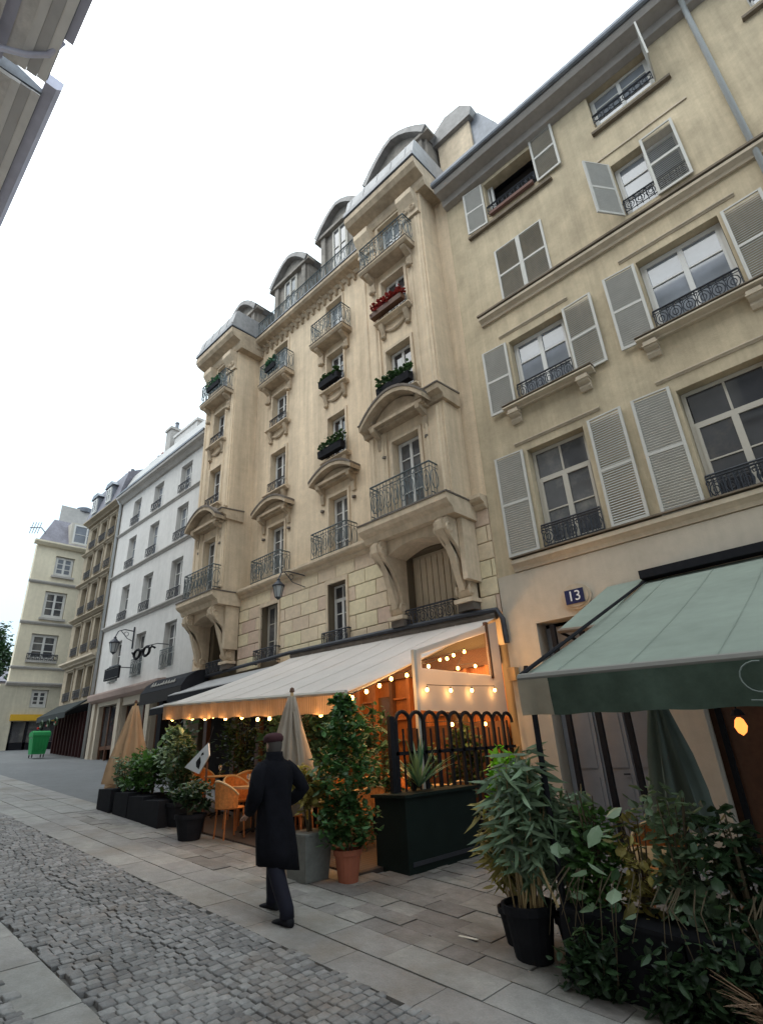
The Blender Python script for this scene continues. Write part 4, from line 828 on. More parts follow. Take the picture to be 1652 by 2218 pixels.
# ------------------------------------------------------------------ CAFE TERRACE
def tz(x): return gz(x)
aw = thing('cream_awning', 'large cream canvas awning strung with warm bulbs over the cafe terrace', 'awning', (-9.4, 10, 4.5))
A0, A1, A2, A3 = (-12.9, 9.93, 4.62), (-6.02, 9.93, 4.47), (-6.25, 5.8, 2.86), (-12.05, 5.8, 3.17)
q = MB(); nx, ny = 14, 8; g0 = len(q.v)
def lerp(a, b, t): return Vector(a)*(1-t)+Vector(b)*t
for side in (0, 1):
    for j in range(ny+1):
        for i in range(nx+1):
            p = lerp(lerp(A0, A1, i/nx), lerp(A3, A2, i/nx), j/ny); p.z -= .05*math.sin(math.pi*j/ny)*(1+.3*math.sin(i*1.9))+.012*side; q.v.append(tuple(p))
o2 = (nx+1)*(ny+1)
for j in range(ny):
    for i in range(nx):
        a = j*(nx+1)+i; q.f.append((a, a+nx+1, a+nx+2, a+1)); q.f.append((o2+a, o2+a+1, o2+a+nx+2, o2+a+nx+1))
q.build('canopy', CREAM, aw, smooth=True)
q = MB(); n = 60
for i in range(n+1):
    p = lerp(A3, A2, i/n); y_ = p.y-.02+.018*math.sin(i*1.7); q.v += [(p.x, y_, p.z-.03), (p.x, y_+.01*math.sin(i*2.3), p.z-.30+.012*math.sin(i*.9))]
for i in range(n): q.f.append((2*i, 2*i+1, 2*i+3, 2*i+2))
q.build('valance', cloth('striped_valance', (.42, .30, .21), .5, noise=((6, .2),), wave=(9, .5)), aw, smooth=True)
q = MB(); q.tube([A3, A2], .035); q.build('front_bar', PAINT_O, aw); q = MB(); q.tube([(A0[0]-.02, 9.9, A0[2]+.03), (A1[0]+.02, 9.9, A1[2]+.03)], .09, 8); q.build('roller_box', LEDGE, aw)
for t_ in (.02, .33, .66, .98):
    a = lerp(A0, A1, t_); b = lerp(A3, A2, t_); MB().tube([a-Vector((0, 0, .12)), b-Vector((0, 0, .08))], .025).build('awning_arm', PAINT_O, aw)
for i in range(1, nx):
    if i % 2 == 0:
        pts = []
        for j in range(ny+1): p = lerp(lerp(A0, A1, i/nx), lerp(A3, A2, i/nx), j/ny); p.z -= .05*math.sin(math.pi*j/ny)*(1+.3*math.sin(i*1.9))-.011; pts.append(p)
        MB().tube(pts, .0035, 4).build('canvas_seam', CREAM, aw)
# lead gutter/cable line above the awning
o = MB().tube([(-18.6, 9.85, 4.62), (-12.9, 9.8, 4.74), (-9, 9.8, 4.68), (-6.6, 9.78, 4.62), (-5.95, 9.86, 4.60), (-5.86, 9.9, 4.4), (-5.84, 9.9, 3.9)], .055, 6).build('cable_duct', IRON); tag(o, 'thick dark cable running along the wall above the cream awning', 'cable')
# side canvas with clear triangular window (plane x about -6)
sc = thing('side_screen', 'cream canvas side screen with a clear window at the near end of the cafe terrace', 'screen', (-6.02, 8.5, 2.6))
q = MB(); poly = [(7.2, 2.60), (9.86, 2.52), (9.86, 4.36), (7.2, 3.56)]; win = [(7.34, 3.27), (9.42, 3.26), (9.42, 4.08), (7.34, 3.50)]
for i in range(4):
    j = (i+1) % 4
    for xx in (-6.03, -6.015): q.add([(xx, *poly[i]), (xx, *poly[j]), (xx, *win[j]), (xx, *win[i])], [(0, 1, 2, 3)])
q.build('canvas', SCREEN, sc)
q = MB(); q.add([(-6.024, *p) for p in win], [(0, 1, 2, 3)]); q.build('clear_window', PVC, sc)
MB().box(-6.06, -6.0, 7.13, 7.2, tz(-6), 3.56).build('post', PAINT_O, sc); MB().box(-6.06, -5.99, 9.43, 9.5, 3.2, 4.3).build('strap', WOODD, sc)
# railing with hooped pickets
fn = thing('hooped_fence', 'dark green iron fence of hooped pickets closing the near end of the terrace', 'fence', (-6.0, 8.2, tz(-6)))
y_ = 6.55; sp = .335; zt_ = 2.42
while y_ < 9.8:
    q = MB(); q.box(-6.0, -5.96, y_-.032, y_+.032, tz(-6), zt_); q.build('picket', BLACK, fn); q = MB(); q.box(-5.99, -5.97, y_+sp/2-.014, y_+sp/2+.014, tz(-6), zt_-.1); q.build('thin_picket', BLACK, fn)
    q = MB(); q.tube([(-5.98, y_+sp*.5-sp*.5*math.cos(math.pi*k/8), zt_-.02+.17*math.sin(math.pi*k/8)) for k in range(9)], .032, 6); q.build('hoop', BLACK, fn); y_ += sp
q = MB(); q.box(-6.0, -5.96, 6.5, 9.9, 1.95, 2.0); q.build('rail', BLACK, fn); q = MB(); q.box(-6.0, -5.96, 6.5, 9.9, .75, .80); q.build('rail', BLACK, fn)
q = MB(); q.box(-6.01, -5.95, 6.4, 6.5, tz(-6), 2.5); q.build('fence_post', BLACK, fn)
pb = thing('planter_trough', 'tall dark green metal planter trough with a spiky yucca beside the hooped fence', 'planter', (-5.75, 7.05, tz(-5.75)))
zb_ = tz(-5.75)
q = MB(); q.box(-6.16, -5.58, 6.22, 7.88, zb_-.02, 1.42); q.build('trough', PLAN, pb); q = MB(); q.box(-6.2, -5.54, 6.18, 7.92, 1.421, 1.46); q.build('rim', PLAN, pb)
q = MB(); q.box(-5.579, -5.565, 6.3, 7.8, zb_+.08, zb_+.13); q.build('plinth_moulding', IRON, pb)
yc = thing('yucca', 'spiky yucca with long bare sword leaves growing in the dark trough', 'plant', (-5.85, 6.85, 1.46)); ry = random.Random(4)
for i in range(34):
    a = ry.uniform(0, 2*math.pi); el = ry.uniform(.6, 1.45); L_ = ry.uniform(.6, 1.0); d = Vector((math.cos(a)*math.cos(el), math.sin(a)*math.cos(el), math.sin(el))); s_ = d.cross(Vector((0, 0, 1))).normalized()*.022
    q = MB(); pts = [Vector((0, 0, .05))+d*L_*t-Vector((0, 0, .22*L_*t*t)) for t in (0, .35, .7, 1)]; ws = (.7, 1, .7, .05)
    for p, k in zip(pts, ws): q.v += [tuple(p-s_*k), tuple(p+Vector((0, 0, -.008*k))), tuple(p+s_*k)]
    for k in range(3): q.f += [(3*k, 3*k+1, 3*k+4, 3*k+3), (3*k+1, 3*k+2, 3*k+5, 3*k+4)]
    q.build('leaf', LF_G if i % 3 else LF_BL, yc, local=True)
# cafe shopfront in warm wood
cf = thing('cafe_shopfront', 'warm varnished wood cafe shopfront glowing under the cream awning', 'shopfront', (-9.4, 10, tz(-9.4)))
q = MB(); q.box(-12.6, -6.1, 10.12, 10.2, tz(-6)-.2, 3.9); q.build('back_panel', WOODW, cf)
xx = -12.55; k = 0
while xx < -6.15:
    q = MB(); q.box(xx, xx+.09, 9.98, 10.12, tz(xx)-.1, 3.9); q.build('upright', WOODW if k % 3 else WOODD, cf)
    if k % 2 == 0:
        for zz in (1.3, 1.75, 2.2, 2.65, 3.1): MB().box(xx+.091, xx+.54, 10.02, 10.119, zz, zz+.04).build('shelf', WOODW, cf)
    elif k % 4 == 1: MB().box(xx+.091, xx+.54, 10.08, 10.119, 1.3, 3.2).build('pane', mat('warm_reflecting_glass', (.12, .07, .035), .08, spec=.8), cf)
    xx += .55; k += 1
MB().box(-12.6, -6.1, 9.95, 10.12, 3.55, 3.9).build('fascia', WOODD, cf); MB().box(-8.7, -6.12, 9.90, 9.975, tz(-6)-.2, 2.45).build('added_dark_panel', WOODD, cf)  # dark panel added to dim the wall seen through the hooped fence
deck = MB(); deck.prism([(-12.9, 5.55), (-6.05, 5.75), (-6.05, 9.9), (-12.9, 9.9)], 0, 1, 'z'); deck.v = [(v[0], v[1], tz(v[0])+(.035 if v[2] > .5 else -.05)) for v in deck.v]; deck.build('terrace_floor', mat('terrace_boards', (.07, .05, .04), .7, noise=((2, .2),), wave=(4, .15)), kind='structure')
# furniture: tables and wicker chairs
def make_table(m_top, r=.33, sq=False):
    t = thing('bistro_table', 'x', 'table'); q = MB()
    if sq: q.box(-.32, .32, -.3, .3, .71, .745)
    else: q.lathe([(r, .715), (r+.01, .73), (r, .745)], n=20)
    q.build('tabletop', m_top, t, local=True); q = MB(); q.tube([(0, 0, .03), (0, 0, .714)], .028); q.build('column', BLACK, t, local=True)
    q = MB()
    for k in range(4): a = k*math.pi/2+.4; q.tube([(0, 0, .08), (.2*math.cos(a), .2*math.sin(a), .05), (.27*math.cos(a), .27*math.sin(a), .012)], .018, 5)
    q.build('foot', BLACK, t, local=True); return t
def make_chair():
    t = thing('wicker_chair', 'x', 'chair'); q = MB(); q.lathe([(.21, .43), (.225, .445), (.21, .465)], n=16); q.build('seat', WICK, t, local=True)
    q = MB(); n = 10
    for i in range(n): # curved woven back and arms
        a0 = math.pi*(.02+.96*i/n)-math.pi/2; a1 = math.pi*(.02+.96*(i+1)/n)-math.pi/2; h0 = .62+.24*math.cos(a0)**.8 if math.cos(a0) > 0 else .62; h1 = .62+.24*math.cos(a1)**.8 if math.cos(a1) > 0 else .62
        for r in (.245, .262): q.add([(-r*math.cos(a0), r*math.sin(a0), .45), (-r*math.cos(a1), r*math.sin(a1), .45), (-r*1.08*math.cos(a1), r*1.08*math.sin(a1), h1), (-r*1.08*math.cos(a0), r*1.08*math.sin(a0), h0)], [(0, 1, 2, 3)])
    q.build('backrest', WICK, t, local=True)
    q = MB(); q.tube([(-.275*math.cos(math.pi*(.02+.96*i/12)-math.pi/2), .275*math.sin(math.pi*(.02+.96*i/12)-math.pi/2), .62+.24*max(0, math.cos(math.pi*(.02+.96*i/12)-math.pi/2))**.8) for i in range(13)], .018, 6); q.build('back_rail', WOODT, t, local=True)
    for sx, sy in ((.15, .15), (.15, -.15), (-.17, .15), (-.17, -.15)): MB().tube([(sx, sy, .44), (sx*1.15, sy*1.15, 0)], .015, 6).build('leg', WOODW, t, local=True)
    return t
t1 = make_table(WOODT); t2 = make_table(WOODT, sq=True); ch_ = make_chair()
tabs = [(t1, -10.9, 6.6, 'round pale table nearest the far shrubs, left side of the terrace front row'), (t2, -9.05, 6.15, 'square pale table between the two orange wicker chairs at the terrace front'), (t1, -7.6, 6.9, 'round pale table behind the leafy column, front row'), (t1, -10.6, 8.4, 'round pale table in the back row, left side by the wood wall'), (t1, -8.8, 8.5, 'round pale table in the middle of the back row'), (t1, -7.0, 8.5, 'round pale table in the back row beside the hooped fence')]
used = set()
for src, x_, y_, lb in tabs:
    o = src if src not in used else copy_tree(src); used.add(src); o.location = (x_, y_, tz(x_)+.035); o['label'] = lb; o['group'] = 'tables on the cafe terrace'
chs = [(-9.6, 6.2, .1, 'orange wicker chair left of the square table, facing the street side walker'), (-8.45, 6.2, 3.0, 'orange wicker chair right of the square table, half hidden by the walking man'), (-11.5, 6.6, .2, 'orange wicker chair left of the far round table'), (-10.3, 6.7, 3.1, 'orange wicker chair right of the far round table'), (-8.1, 7.1, .4, 'orange wicker chair left of the table behind the leafy column'), (-7.0, 6.9, 2.9, 'orange wicker chair right of the table behind the leafy column'),
       (-11.2, 8.4, .1, 'wicker chair at the far end of the back row'), (-10.0, 8.5, 3.1, 'wicker chair right of the leftmost back table'), (-9.4, 8.5, 0, 'wicker chair left of the middle back table'), (-8.2, 8.5, 3.1, 'wicker chair right of the middle back table'), (-7.6, 8.5, 0, 'wicker chair left of the back table by the fence'), (-6.5, 8.4, 3.1, 'wicker chair squeezed between back table and fence')]
for i, (x_, y_, a, lb) in enumerate(chs):
    o = ch_ if i == 0 else copy_tree(ch_); o.location = (x_, y_, tz(x_)+.035); o.rotation_euler = (0, 0, a); o['label'] = lb; o['group'] = 'wicker chairs on the cafe terrace'
for i, (x_, y_, a, lb) in enumerate(((-11.0, 6.05, 1.4, 'wicker chair near the menu card, back turned to the street'), (-9.05, 5.7, 1.5, 'wicker chair at the terrace edge with its back to the street, before the square table'), (-7.8, 6.15, 1.9, 'wicker chair just behind the beige parasol pole'), (-9.0, 6.8, 4.6, 'wicker chair on the inner side of the square table'))):
    o = copy_tree(ch_); o.location = (x_, y_, tz(x_)+.035); o.rotation_euler = (0, 0, a); o['label'] = lb; o['group'] = 'wicker chairs on the cafe terrace'
for i, (x_, y_, lb) in enumerate(((-9.15, 6.1, 'wine glass on the square terrace table, left one'), (-8.95, 6.2, 'wine glass on the square terrace table, right one'), (-10.95, 6.6, 'wine glass on the far round terrace table'))):
    g_ = MB().lathe([(.03, 0), (.004, .01), (.004, .08), (.035, .11), (.038, .15), (.03, .18)], (x_, y_, tz(x_)+.782), 10, caps=False).build('wine_glass', mat('drinking_glass', (.8, .8, .8), .05, trans=.8)); tag(g_, lb, 'glass', 'glasses on the terrace tables')
# wooden serving shelf with bottles glowing behind the leafy column
# ------------------------------------------------------------------ umbrellas (closed)
def closed_umbrella(name, label, x_, y_, ztop, h_, r, m, ptop=.25, zbot=None):
    z0 = tz(x_); t = thing(name, label, 'umbrella', (x_, y_, z0)); H = ztop-z0; q = MB(); n = 32
    lv = [(0, .03), (.12, .06), (.3, .10), (.5, .15), (.75, .20), (1, .23)]
    for f_, rr_ in lv:
        for j in range(n):
            a = 2*math.pi*j/n; fold = 1+.35*math.cos(8*a)+.12*math.sin(5*a+f_*4); R2 = rr_/.23*r*fold; q.v.append((R2*math.cos(a), R2*math.sin(a), H-.06-f_*h_+(.06*math.sin(3*a) if f_ == 1 else 0)))
    for i in range(len(lv)-1):
        for j in range(n): q.f.append((i*n+j, (i+1)*n+j, (i+1)*n+(j+1) % n, i*n+(j+1) % n))
    q.f.append(tuple(range(n))); q.build('canopy', m, t, local=True, smooth=True)
    MB().tube([(0, 0, .05), (0, 0, H)], .024).build('pole', WOODT if m != UMBG else BLACK, t, local=True); MB().lathe([(0, H-.02), (.04, H+.01), (.03, H+.06), (0, H+.08)], n=8, caps=False).build('finial', WOODD, t, local=True)
    q = MB(); q.lathe([(.25, 0), (.25, .06), (.05, .09)], n=12); q.build('base', CONC, t, local=True); return t
u = closed_umbrella('closed_umbrella', 'closed beige parasol standing just behind the walking man at the terrace edge', -7.1, 5.45, 2.93, 1.55, .33, BEIGEC)
q = MB(); q.tube([(.08, -.02, 2.0), (.28, -.05, 1.2), (.36, -.05, .62)], [.02, .028, .012], 6); q.build('canvas_tail', BEIGEC, u, local=True)
closed_umbrella('closed_umbrella', 'closed tan parasol beyond the far end of the terrace shrubs', -14.1, 6.05, 3.40, 1.75, .40, ORANGEC)
closed_umbrella('closed_umbrella', 'closed dark green parasol under the green awning', -2.33, 7.1, 2.62, 1.45, .27, UMBG)

# ------------------------------------------------------------------ plants
rp_ = random.Random(21)
def pot(t, r, h_, m, square=False):
    q = MB()
    if square: q.add([(-r*.8, -r*.8, 0), (r*.8, -r*.8, 0), (r*.8, r*.8, 0), (-r*.8, r*.8, 0), (-r, -r, h_), (r, -r, h_), (r, r, h_), (-r, r, h_)], [(3, 2, 1, 0), (4, 5, 6, 7), (0, 1, 5, 4), (1, 2, 6, 5), (2, 3, 7, 6), (3, 0, 4, 7)]); q.box(-r*1.04, r*1.04, -r*1.04, r*1.04, h_, h_+.03)
    else: q.lathe([(r*.72, 0), (r*.98, h_*.82), (r*1.08, h_*.83), (r*1.1, h_), (r*.98, h_), (r*.95, h_*.9)], n=18)
    q.build('pot', m, t, local=True)
def shrub(label, x_, y_, h_, rx, lf, potr=.2, poth=.35, potm=BLACK, n=900, L_=.09, stems=5, sq=False, cat='plant', name='potted_shrub', group=None, z0=None, mid=.62, ry=None, lo=.15):
    t = thing(name, label, cat, (x_, y_, tz(x_) if z0 is None else z0), group); 
    if poth: pot(t, potr, poth, potm, sq)
    s = MB(); top = h_
    for i in range(stems):
        a = rp_.uniform(0, 6.28); e = Vector((math.cos(a)*rx*.6*rp_.random(), math.sin(a)*rx*.6*rp_.random(), top*rp_.uniform(.75, .95))); m_ = Vector((e.x*.4, e.y*.4, (poth+e.z)/2)); s.tube([(rp_.uniform(-.05, .05), rp_.uniform(-.05, .05), poth*.8), m_, e], [.014, .011, .004], 5)
    s.build('stems', BARK, t, local=True)
    l_ = MB(); ry = ry or rx; nl = 9
    lobes = [(rp_.uniform(-.45, .45)*rx, rp_.uniform(-.45, .45)*ry, poth+(top-poth)*rp_.uniform(lo, .88), rp_.uniform(.35, .62)) for _ in range(nl)]
    for i in range(n):
        lx, ly, lz, lr = lobes[i % nl]; d = Vector((rp_.gauss(0, 1), rp_.gauss(0, 1), rp_.gauss(0, 1))).normalized(); r = lr*rp_.uniform(.35, 1.05)
        leafq(l_, (lx+d.x*rx*r, ly+d.y*ry*r, lz+d.z*(top-poth)*.42*r), L_*(rp_.uniform(.35, 1.0) if rp_.random() < .7 else rp_.uniform(1.0, 1.7)), rp_, rp_.uniform(.24, .42))
    l_.build('foliage', lf, t, local=True, kind='stuff'); return t
G1 = 'shrubs along the front of the cafe terrace'
shrub('tall thin green shrub at the far end of the terrace row, beside the tan parasol', -13.4, 5.65, 1.05, .38, LF_G, .24, .32, CONC, 500, .09, group=G1)
shrub('bushy bright shrub, second in the far row of terrace planters', -12.75, 5.7, 1.2, .42, LF_M, .26, .42, BLACK, 900, .10, group=G1)
shrub('dense mid green shrub in a black pot in the far terrace row', -12.05, 5.75, 1.35, .45, LF_M, .27, .42, BLACK, 1100, .10, group=G1)
shrub('tallest leafy shrub under the far corner of the cream awning', -11.35, 5.75, 1.7, .42, LF_G, .27, .42, BLACK, 1100, .10, group=G1)
shrub('dark shrub in a bluish black pot between the far shrubs and the menu card', -10.75, 5.65, 1.5, .36, LF_D, .24, .4, BLACK, 900, .09, group=G1)
for i, (x_, y_) in enumerate(((-13.3, 5.4), (-12.5, 5.42), (-11.8, 5.42), (-11.1, 5.4))):
    o = MB().box(x_-.33, x_+.33, y_-.13, y_+.13, tz(x_)-.03, tz(x_)+.42).build('dark_trough', BLACK); tag(o, ['first low black trough at the far end of the terrace edge', 'second low black trough from the far end of the terrace edge', 'third low black trough from the far end of the terrace edge', 'low black trough under the tallest far shrub'][i], 'planter', 'low black troughs along the terrace edge')
shrub('large blue-green bush hanging over the wicker chairs behind the menu card', -9.4, 7.2, 2.15, .75, LF_BL, .3, .5, BLACK, 1500, .13, group=G1, mid=.7)
shrub('blue-green leafy bush in the middle of the terrace, left of the beige parasol', -8.3, 7.3, 2.2, .6, LF_BL, .3, .5, BLACK, 1200, .13, group=G1)
shrub('dark round shrub in a black pot on the paving before the orange chairs', -9.55, 5.25, .95, .38, LF_D, .24, .38, BLACK, 900, .085)
shrub('thin dark shrub deep inside the terrace by the wood wall', -10.2, 9.2, 2.0, .6, LF_D, .25, .4, BLACK, 800, .12)
shrub('dry pale grass plant in a square grey concrete pot behind the walking man', -6.42, 5.22, 1.35, .34, LF_Y, .23, .50, CONC, 500, .12, sq=True)
for i, (x_, y_, h_, rx, lb) in enumerate(((-12.3, 6.5, 1.9, .5, 'dark leafy bush filling the far left corner under the cream awning'), (-11.3, 7.3, 2.15, .6, 'dark leafy bush behind the far round table'), (-10.3, 7.6, 2.2, .6, 'dark bush behind the menu card, deep under the awning'), (-8.9, 7.4, 2.2, .5, 'dark bush behind the square table, left of the beige parasol'), (-7.6, 7.9, 2.1, .5, 'dark bush behind the leafy column and parasol'), (-6.7, 9.2, 1.9, .45, 'dark bush added in the inner corner to darken behind the hooped fence'), (-6.7, 7.9, 1.45, .35, 'low dark bush added to darken behind the middle of the hooped fence'))):  # last two bushes are added to darken what shows between the pickets
    shrub(lb, x_, y_, h_, rx, LF_D if i % 2 else LF_BL, .25, .4, BLACK, 750, .12, group='bushes inside the cafe terrace')
# ivy column in terracotta
iv = thing('leafy_column_plant', 'tall narrow leafy green climber in a terracotta pot at the terrace corner', 'plant', (-5.97, 5.5, tz(-5.97))); pot(iv, .17, .36, TERRA)
s = MB(); s.tube([(0, 0, .3), (.02, .01, 1.2), (0, 0, 2.15)], [.02, .018, .008]); s.tube([(.05, .03, .3), (-.06, .04, 1.3), (.04, -.02, 1.9)], [.016, .014, .006]); s.build('stems', BARK, iv, local=True)
l_ = MB()
for i in range(2600):
    t_ = rp_.random(); z = .40+1.82*t_; rad = (.16+.24*math.sin(math.pi*min(1, t_*1.12+.05))**.7)*(1+.25*math.sin(t_*17)+.15*math.sin(t_*31+2)); a = rp_.uniform(0, 6.28); r = rad*rp_.uniform(.35, 1.05)*(1+.35*math.sin(3*a+t_*13)*math.sin(t_*23))
    leafq(l_, (r*math.cos(a)+.05*math.sin(z*5), r*math.sin(a), z), rp_.uniform(.04, .13), rp_, rp_.uniform(.3, .45))
l_.build('foliage', LF_I, iv, local=True, kind='stuff')
# leaning bamboo in the black pot, near right
def bamboo(label, x_, y_, h_, n_st, n_lf, r, lf, potr, poth, lean=(0, 0), LL=(.14, .26)):
    t = thing('potted_bamboo', label, 'plant', (x_, y_, tz(x_))); pot(t, potr, poth, BLACK); s = MB(); l_ = MB()
    for i in range(n_st):
        a = rp_.uniform(0, 6.28); b = Vector((math.cos(a)*potr*.7*rp_.random(), math.sin(a)*potr*.7*rp_.random(), poth*.85)); e = Vector((math.cos(a)*r*rp_.random()+lean[0], math.sin(a)*r*rp_.random()+lean[1], h_*rp_.uniform(.65, 1))); m_ = b.lerp(e, .5)+Vector((rp_.uniform(-.03, .03), rp_.uniform(-.03, .03), .05)); s.tube([b, m_, e], [.009, .007, .003], 5)
        for k in range(n_lf//n_st):
            t_ = .30+.70*rp_.random()**.8; p = b.lerp(m_, t_*2) if t_ < .5 else m_.lerp(e, t_*2-1); p = p+Vector((rp_.uniform(-.09, .09), rp_.uniform(-.09, .09), rp_.uniform(-.05, .05))); a2 = rp_.uniform(0, 6.28)
            leafq(l_, p, rp_.uniform(*LL), rp_, .075, up=(math.cos(a2), math.sin(a2), rp_.uniform(-.7, .35)))
    s.build('canes', BAMB, t, local=True); l_.build('foliage', lf, t, local=True, kind='stuff'); return t
bamboo('tall arching bamboo with long narrow leaves in the black pot nearest the camera', -3.16, 5.08, 1.72, 26, 900, .27, LF_G, .22, .42, (.13, -.05), (.16, .30))
bamboo('darker bamboo clump behind the nearest black pot', -2.80, 5.30, 1.40, 18, 500, .28, LF_G, .20, .36, (-.02, 0))
shrub('bright lime green leafy shrub behind the bamboo by the fence', -3.42, 5.42, 1.72, .24, LF_B, .16, .30, BLACK, 700, .09, stems=4, lo=.66)
bamboo('low yellowish bamboo at the left foot of the nearest pot', -3.42, 5.30, 1.25, 12, 500, .30, LF_Y, .17, .3, (-.08, 0))
# near right: dark planter barrier with shrubs
tr_ = thing('planter_barrier', 'long dark wooden planter box running along the near terrace to the right edge', 'planter', (-1.4, 5.25, tz(-1.4)))
for i in range(4):
    xa = -2.75+i*.95; q = MB(); q.v = []; q.box(xa, xa+.93, 4.88, 5.32, 0, .50); q.v = [(v[0], v[1], v[2]+tz(v[0])-.02) for v in q.v]; q.build('box_panel', BLACK, tr_)
    q = MB(); q.box(xa-.01, xa+.94, 4.86, 5.34, .501, .53); q.v = [(v[0], v[1], v[2]+tz(v[0])-.02) for v in q.v]; q.build('rim', BLACK, tr_)
G2 = 'shrubs in the near dark planter'
for i, (x_, y_, h_, rx, lf, n, L_, lb) in enumerate(((-2.5, 5.2, 1.15, .34, LF_M, 800, .085, 'green shrub beside the bamboo, left end of the near planter'), (-2.15, 5.22, 1.02, .30, LF_Y, 300, .09, 'small yellowing shrub in the near planter'), (-1.85, 5.25, 1.22, .36, LF_G, 800, .10, 'grey green shrub with long leaves in the middle of the near planter'), (-1.4, 5.2, 1.12, .36, LF_D, 900, .09, 'dark shrub right of the middle in the near planter'), (-.95, 5.25, 1.35, .36, LF_BL, 800, .11, 'tall blue-green shrub near the right edge of the near planter'), (-.5, 5.2, 1.6, .38, LF_M, 800, .10, 'tallest shrub at the right edge of the near planter'), (-.05, 5.2, 1.6, .36, LF_D, 600, .12, 'last dark shrub cut by the right edge'))):
    shrub(lb, x_, y_, h_, rx, lf, .12, .02, BLACK, n, L_, 8, name='shrub', group=G2, z0=tz(x_)+.28-.0)
def trailing(label, x_, w_, z0, z1, lf, n, L_):
    t = thing('trailing_plant', label, 'plant', (x_, 4.86, tz(x_)), 'trailing plants over the front of the near planter'); l_ = MB(); s = MB()
    for i in range(14):
        xa = rp_.uniform(-w_, w_); ze = rp_.uniform(.05, z0+.25); s.tube([(xa, .12, z0+.3), (xa+rp_.uniform(-.06, .06), -.06, z0+.2), (xa+rp_.uniform(-.12, .12), -.09-rp_.uniform(0, .06), ze)], [.006, .005, .002], 4)
    cl = [rp_.uniform(-w_, w_) for _ in range(6)]
    for i in range(n):
        z = rp_.uniform(.04, z1)*(.6+.4*rp_.random()); d = -.05-.13*math.sin(math.pi*min(1, z/z1))*rp_.random()
        cx_ = rp_.choice(cl); leafq(l_, (cx_+rp_.gauss(0, .085), d+rp_.uniform(-.04, .10), z*(.75+.3*math.sin(cx_*9))), L_*rp_.uniform(.4, 1.5), rp_, rp_.uniform(.22, .42))
    s.build('stems', BARK, t, local=True); l_.build('foliage', lf, t, local=True, kind='stuff')
trailing('dark trailing foliage over the planter front, just right of the bamboo', -2.42, .42, .5, .85, LF_D, 520, .085)
trailing('dark trailing foliage over the middle of the near planter front', -1.65, .45, .5, .85, LF_D, 480, .09)
trailing('dark trailing foliage over the planter front at the right edge of the view', -.85, .5, .5, .9, LF_D, 520, .09)
bl_ = thing('broad_leaved_plant', 'pale broad leaves hanging over the front of the near planter', 'plant', (-2.38, 4.78, tz(-2.4)+.5))
for i in range(16):
    q = MB(); leafq(q, (rp_.uniform(-.25, .3), rp_.uniform(-.15, .1), rp_.uniform(-.05, .75)), rp_.uniform(.12, .2), rp_, .36); q.build('leaf', LF_P if i % 3 == 0 else LF_G, bl_, local=True)
gb = thing('ornamental_grass', 'tuft of thin reddish brown grass blades in the dark lower right corner', 'plant', (-1.25, 4.72, tz(-1.25)))
q = MB()
for i in range(160):
    a = rp_.uniform(0, 6.28); L_ = rp_.uniform(.25, .6); q.tube([(.05*math.cos(a), .05*math.sin(a), 0), (.12*math.cos(a)*L_*2, .12*math.sin(a)*L_*2, L_*.6), (.32*math.cos(a)*L_*2, .32*math.sin(a)*L_*2, L_*rp_.uniform(.6, .9))], [.006, .005, .001], 3)
q.build('blades', LF_GR, gb, local=True, kind='stuff')
o = MB().tube([(-3.0, 4.98, 1.22), (-2.74, 4.86, .78)], .012).build('bamboo_stake', BAMB); tag(o, 'thin slanting bamboo stake leaning right of the nearest black pot', 'stake')
# table and chair inside the green-awning terrace
q3 = make_table(WOODT, .42); q3.location = (-2.25, 5.95, tz(-2.2)+.06); q3['label'] = 'round pale wooden table glimpsed through the near shrubs'
q4 = copy_tree(q3); q4.location = (-.9, 6.7, tz(-.9)+.05); q4['label'] = 'second round table further right under the green awning'
for i, (x_, y_, a, lb) in enumerate(((-1.5, 6.15, 3.3, 'wicker chair right of the round table under the green awning'), (-2.6, 6.9, 5.0, 'wicker chair behind the round table under the green awning'))):
    o = copy_tree(ch_); o.location = (x_, y_, tz(x_)+.02); o.rotation_euler = (0, 0, a); o['label'] = lb; o['group'] = 'chairs under the green awning'

# ------------------------------------------------------------------ GREEN AWNING
ga = thing('green_awning', 'large faded green canvas awning with a dark green valance over the near terrace', 'awning', (-.5, 10, 4.5))
B0, B1, B2, B3 = Vector((-2.94, 9.93, 4.50)), Vector((2.2, 9.93, 4.47)), Vector((2.0, 5.0, 2.44)), Vector((-2.87, 5.0, 2.62))
q = MB()
for side in (0, 1):
    for j in range(ny+1):
        for i in range(nx+1):
            p = B0.lerp(B1, i/nx).lerp(B3.lerp(B2, i/nx), j/ny); p.z -= .05*math.sin(math.pi*j/ny)+.012*side; q.v.append(tuple(p))
for j in range(ny):
    for i in range(nx):
        a = j*(nx+1)+i; q.f.append((a, a+nx+1, a+nx+2, a+1)); q.f.append((o2+a, o2+a+1, o2+a+nx+2, o2+a+nx+1))
q.build('canopy', GREENC, ga, smooth=True)
q = MB(); q.tube([B3, B2], .045, 8); q.build('front_bar', mat('grey_awning_bar', (.22, .21, .19), .6), ga)
for i in range(1, nx):
    if i % 2:
        pts = []
        for j in range(ny+1): p = B0.lerp(B1, i/nx).lerp(B3.lerp(B2, i/nx), j/ny); p.z -= .05*math.sin(math.pi*j/ny)-.011; pts.append(p)
        MB().tube(pts, .0035, 4).build('canvas_seam', GREENC, ga)
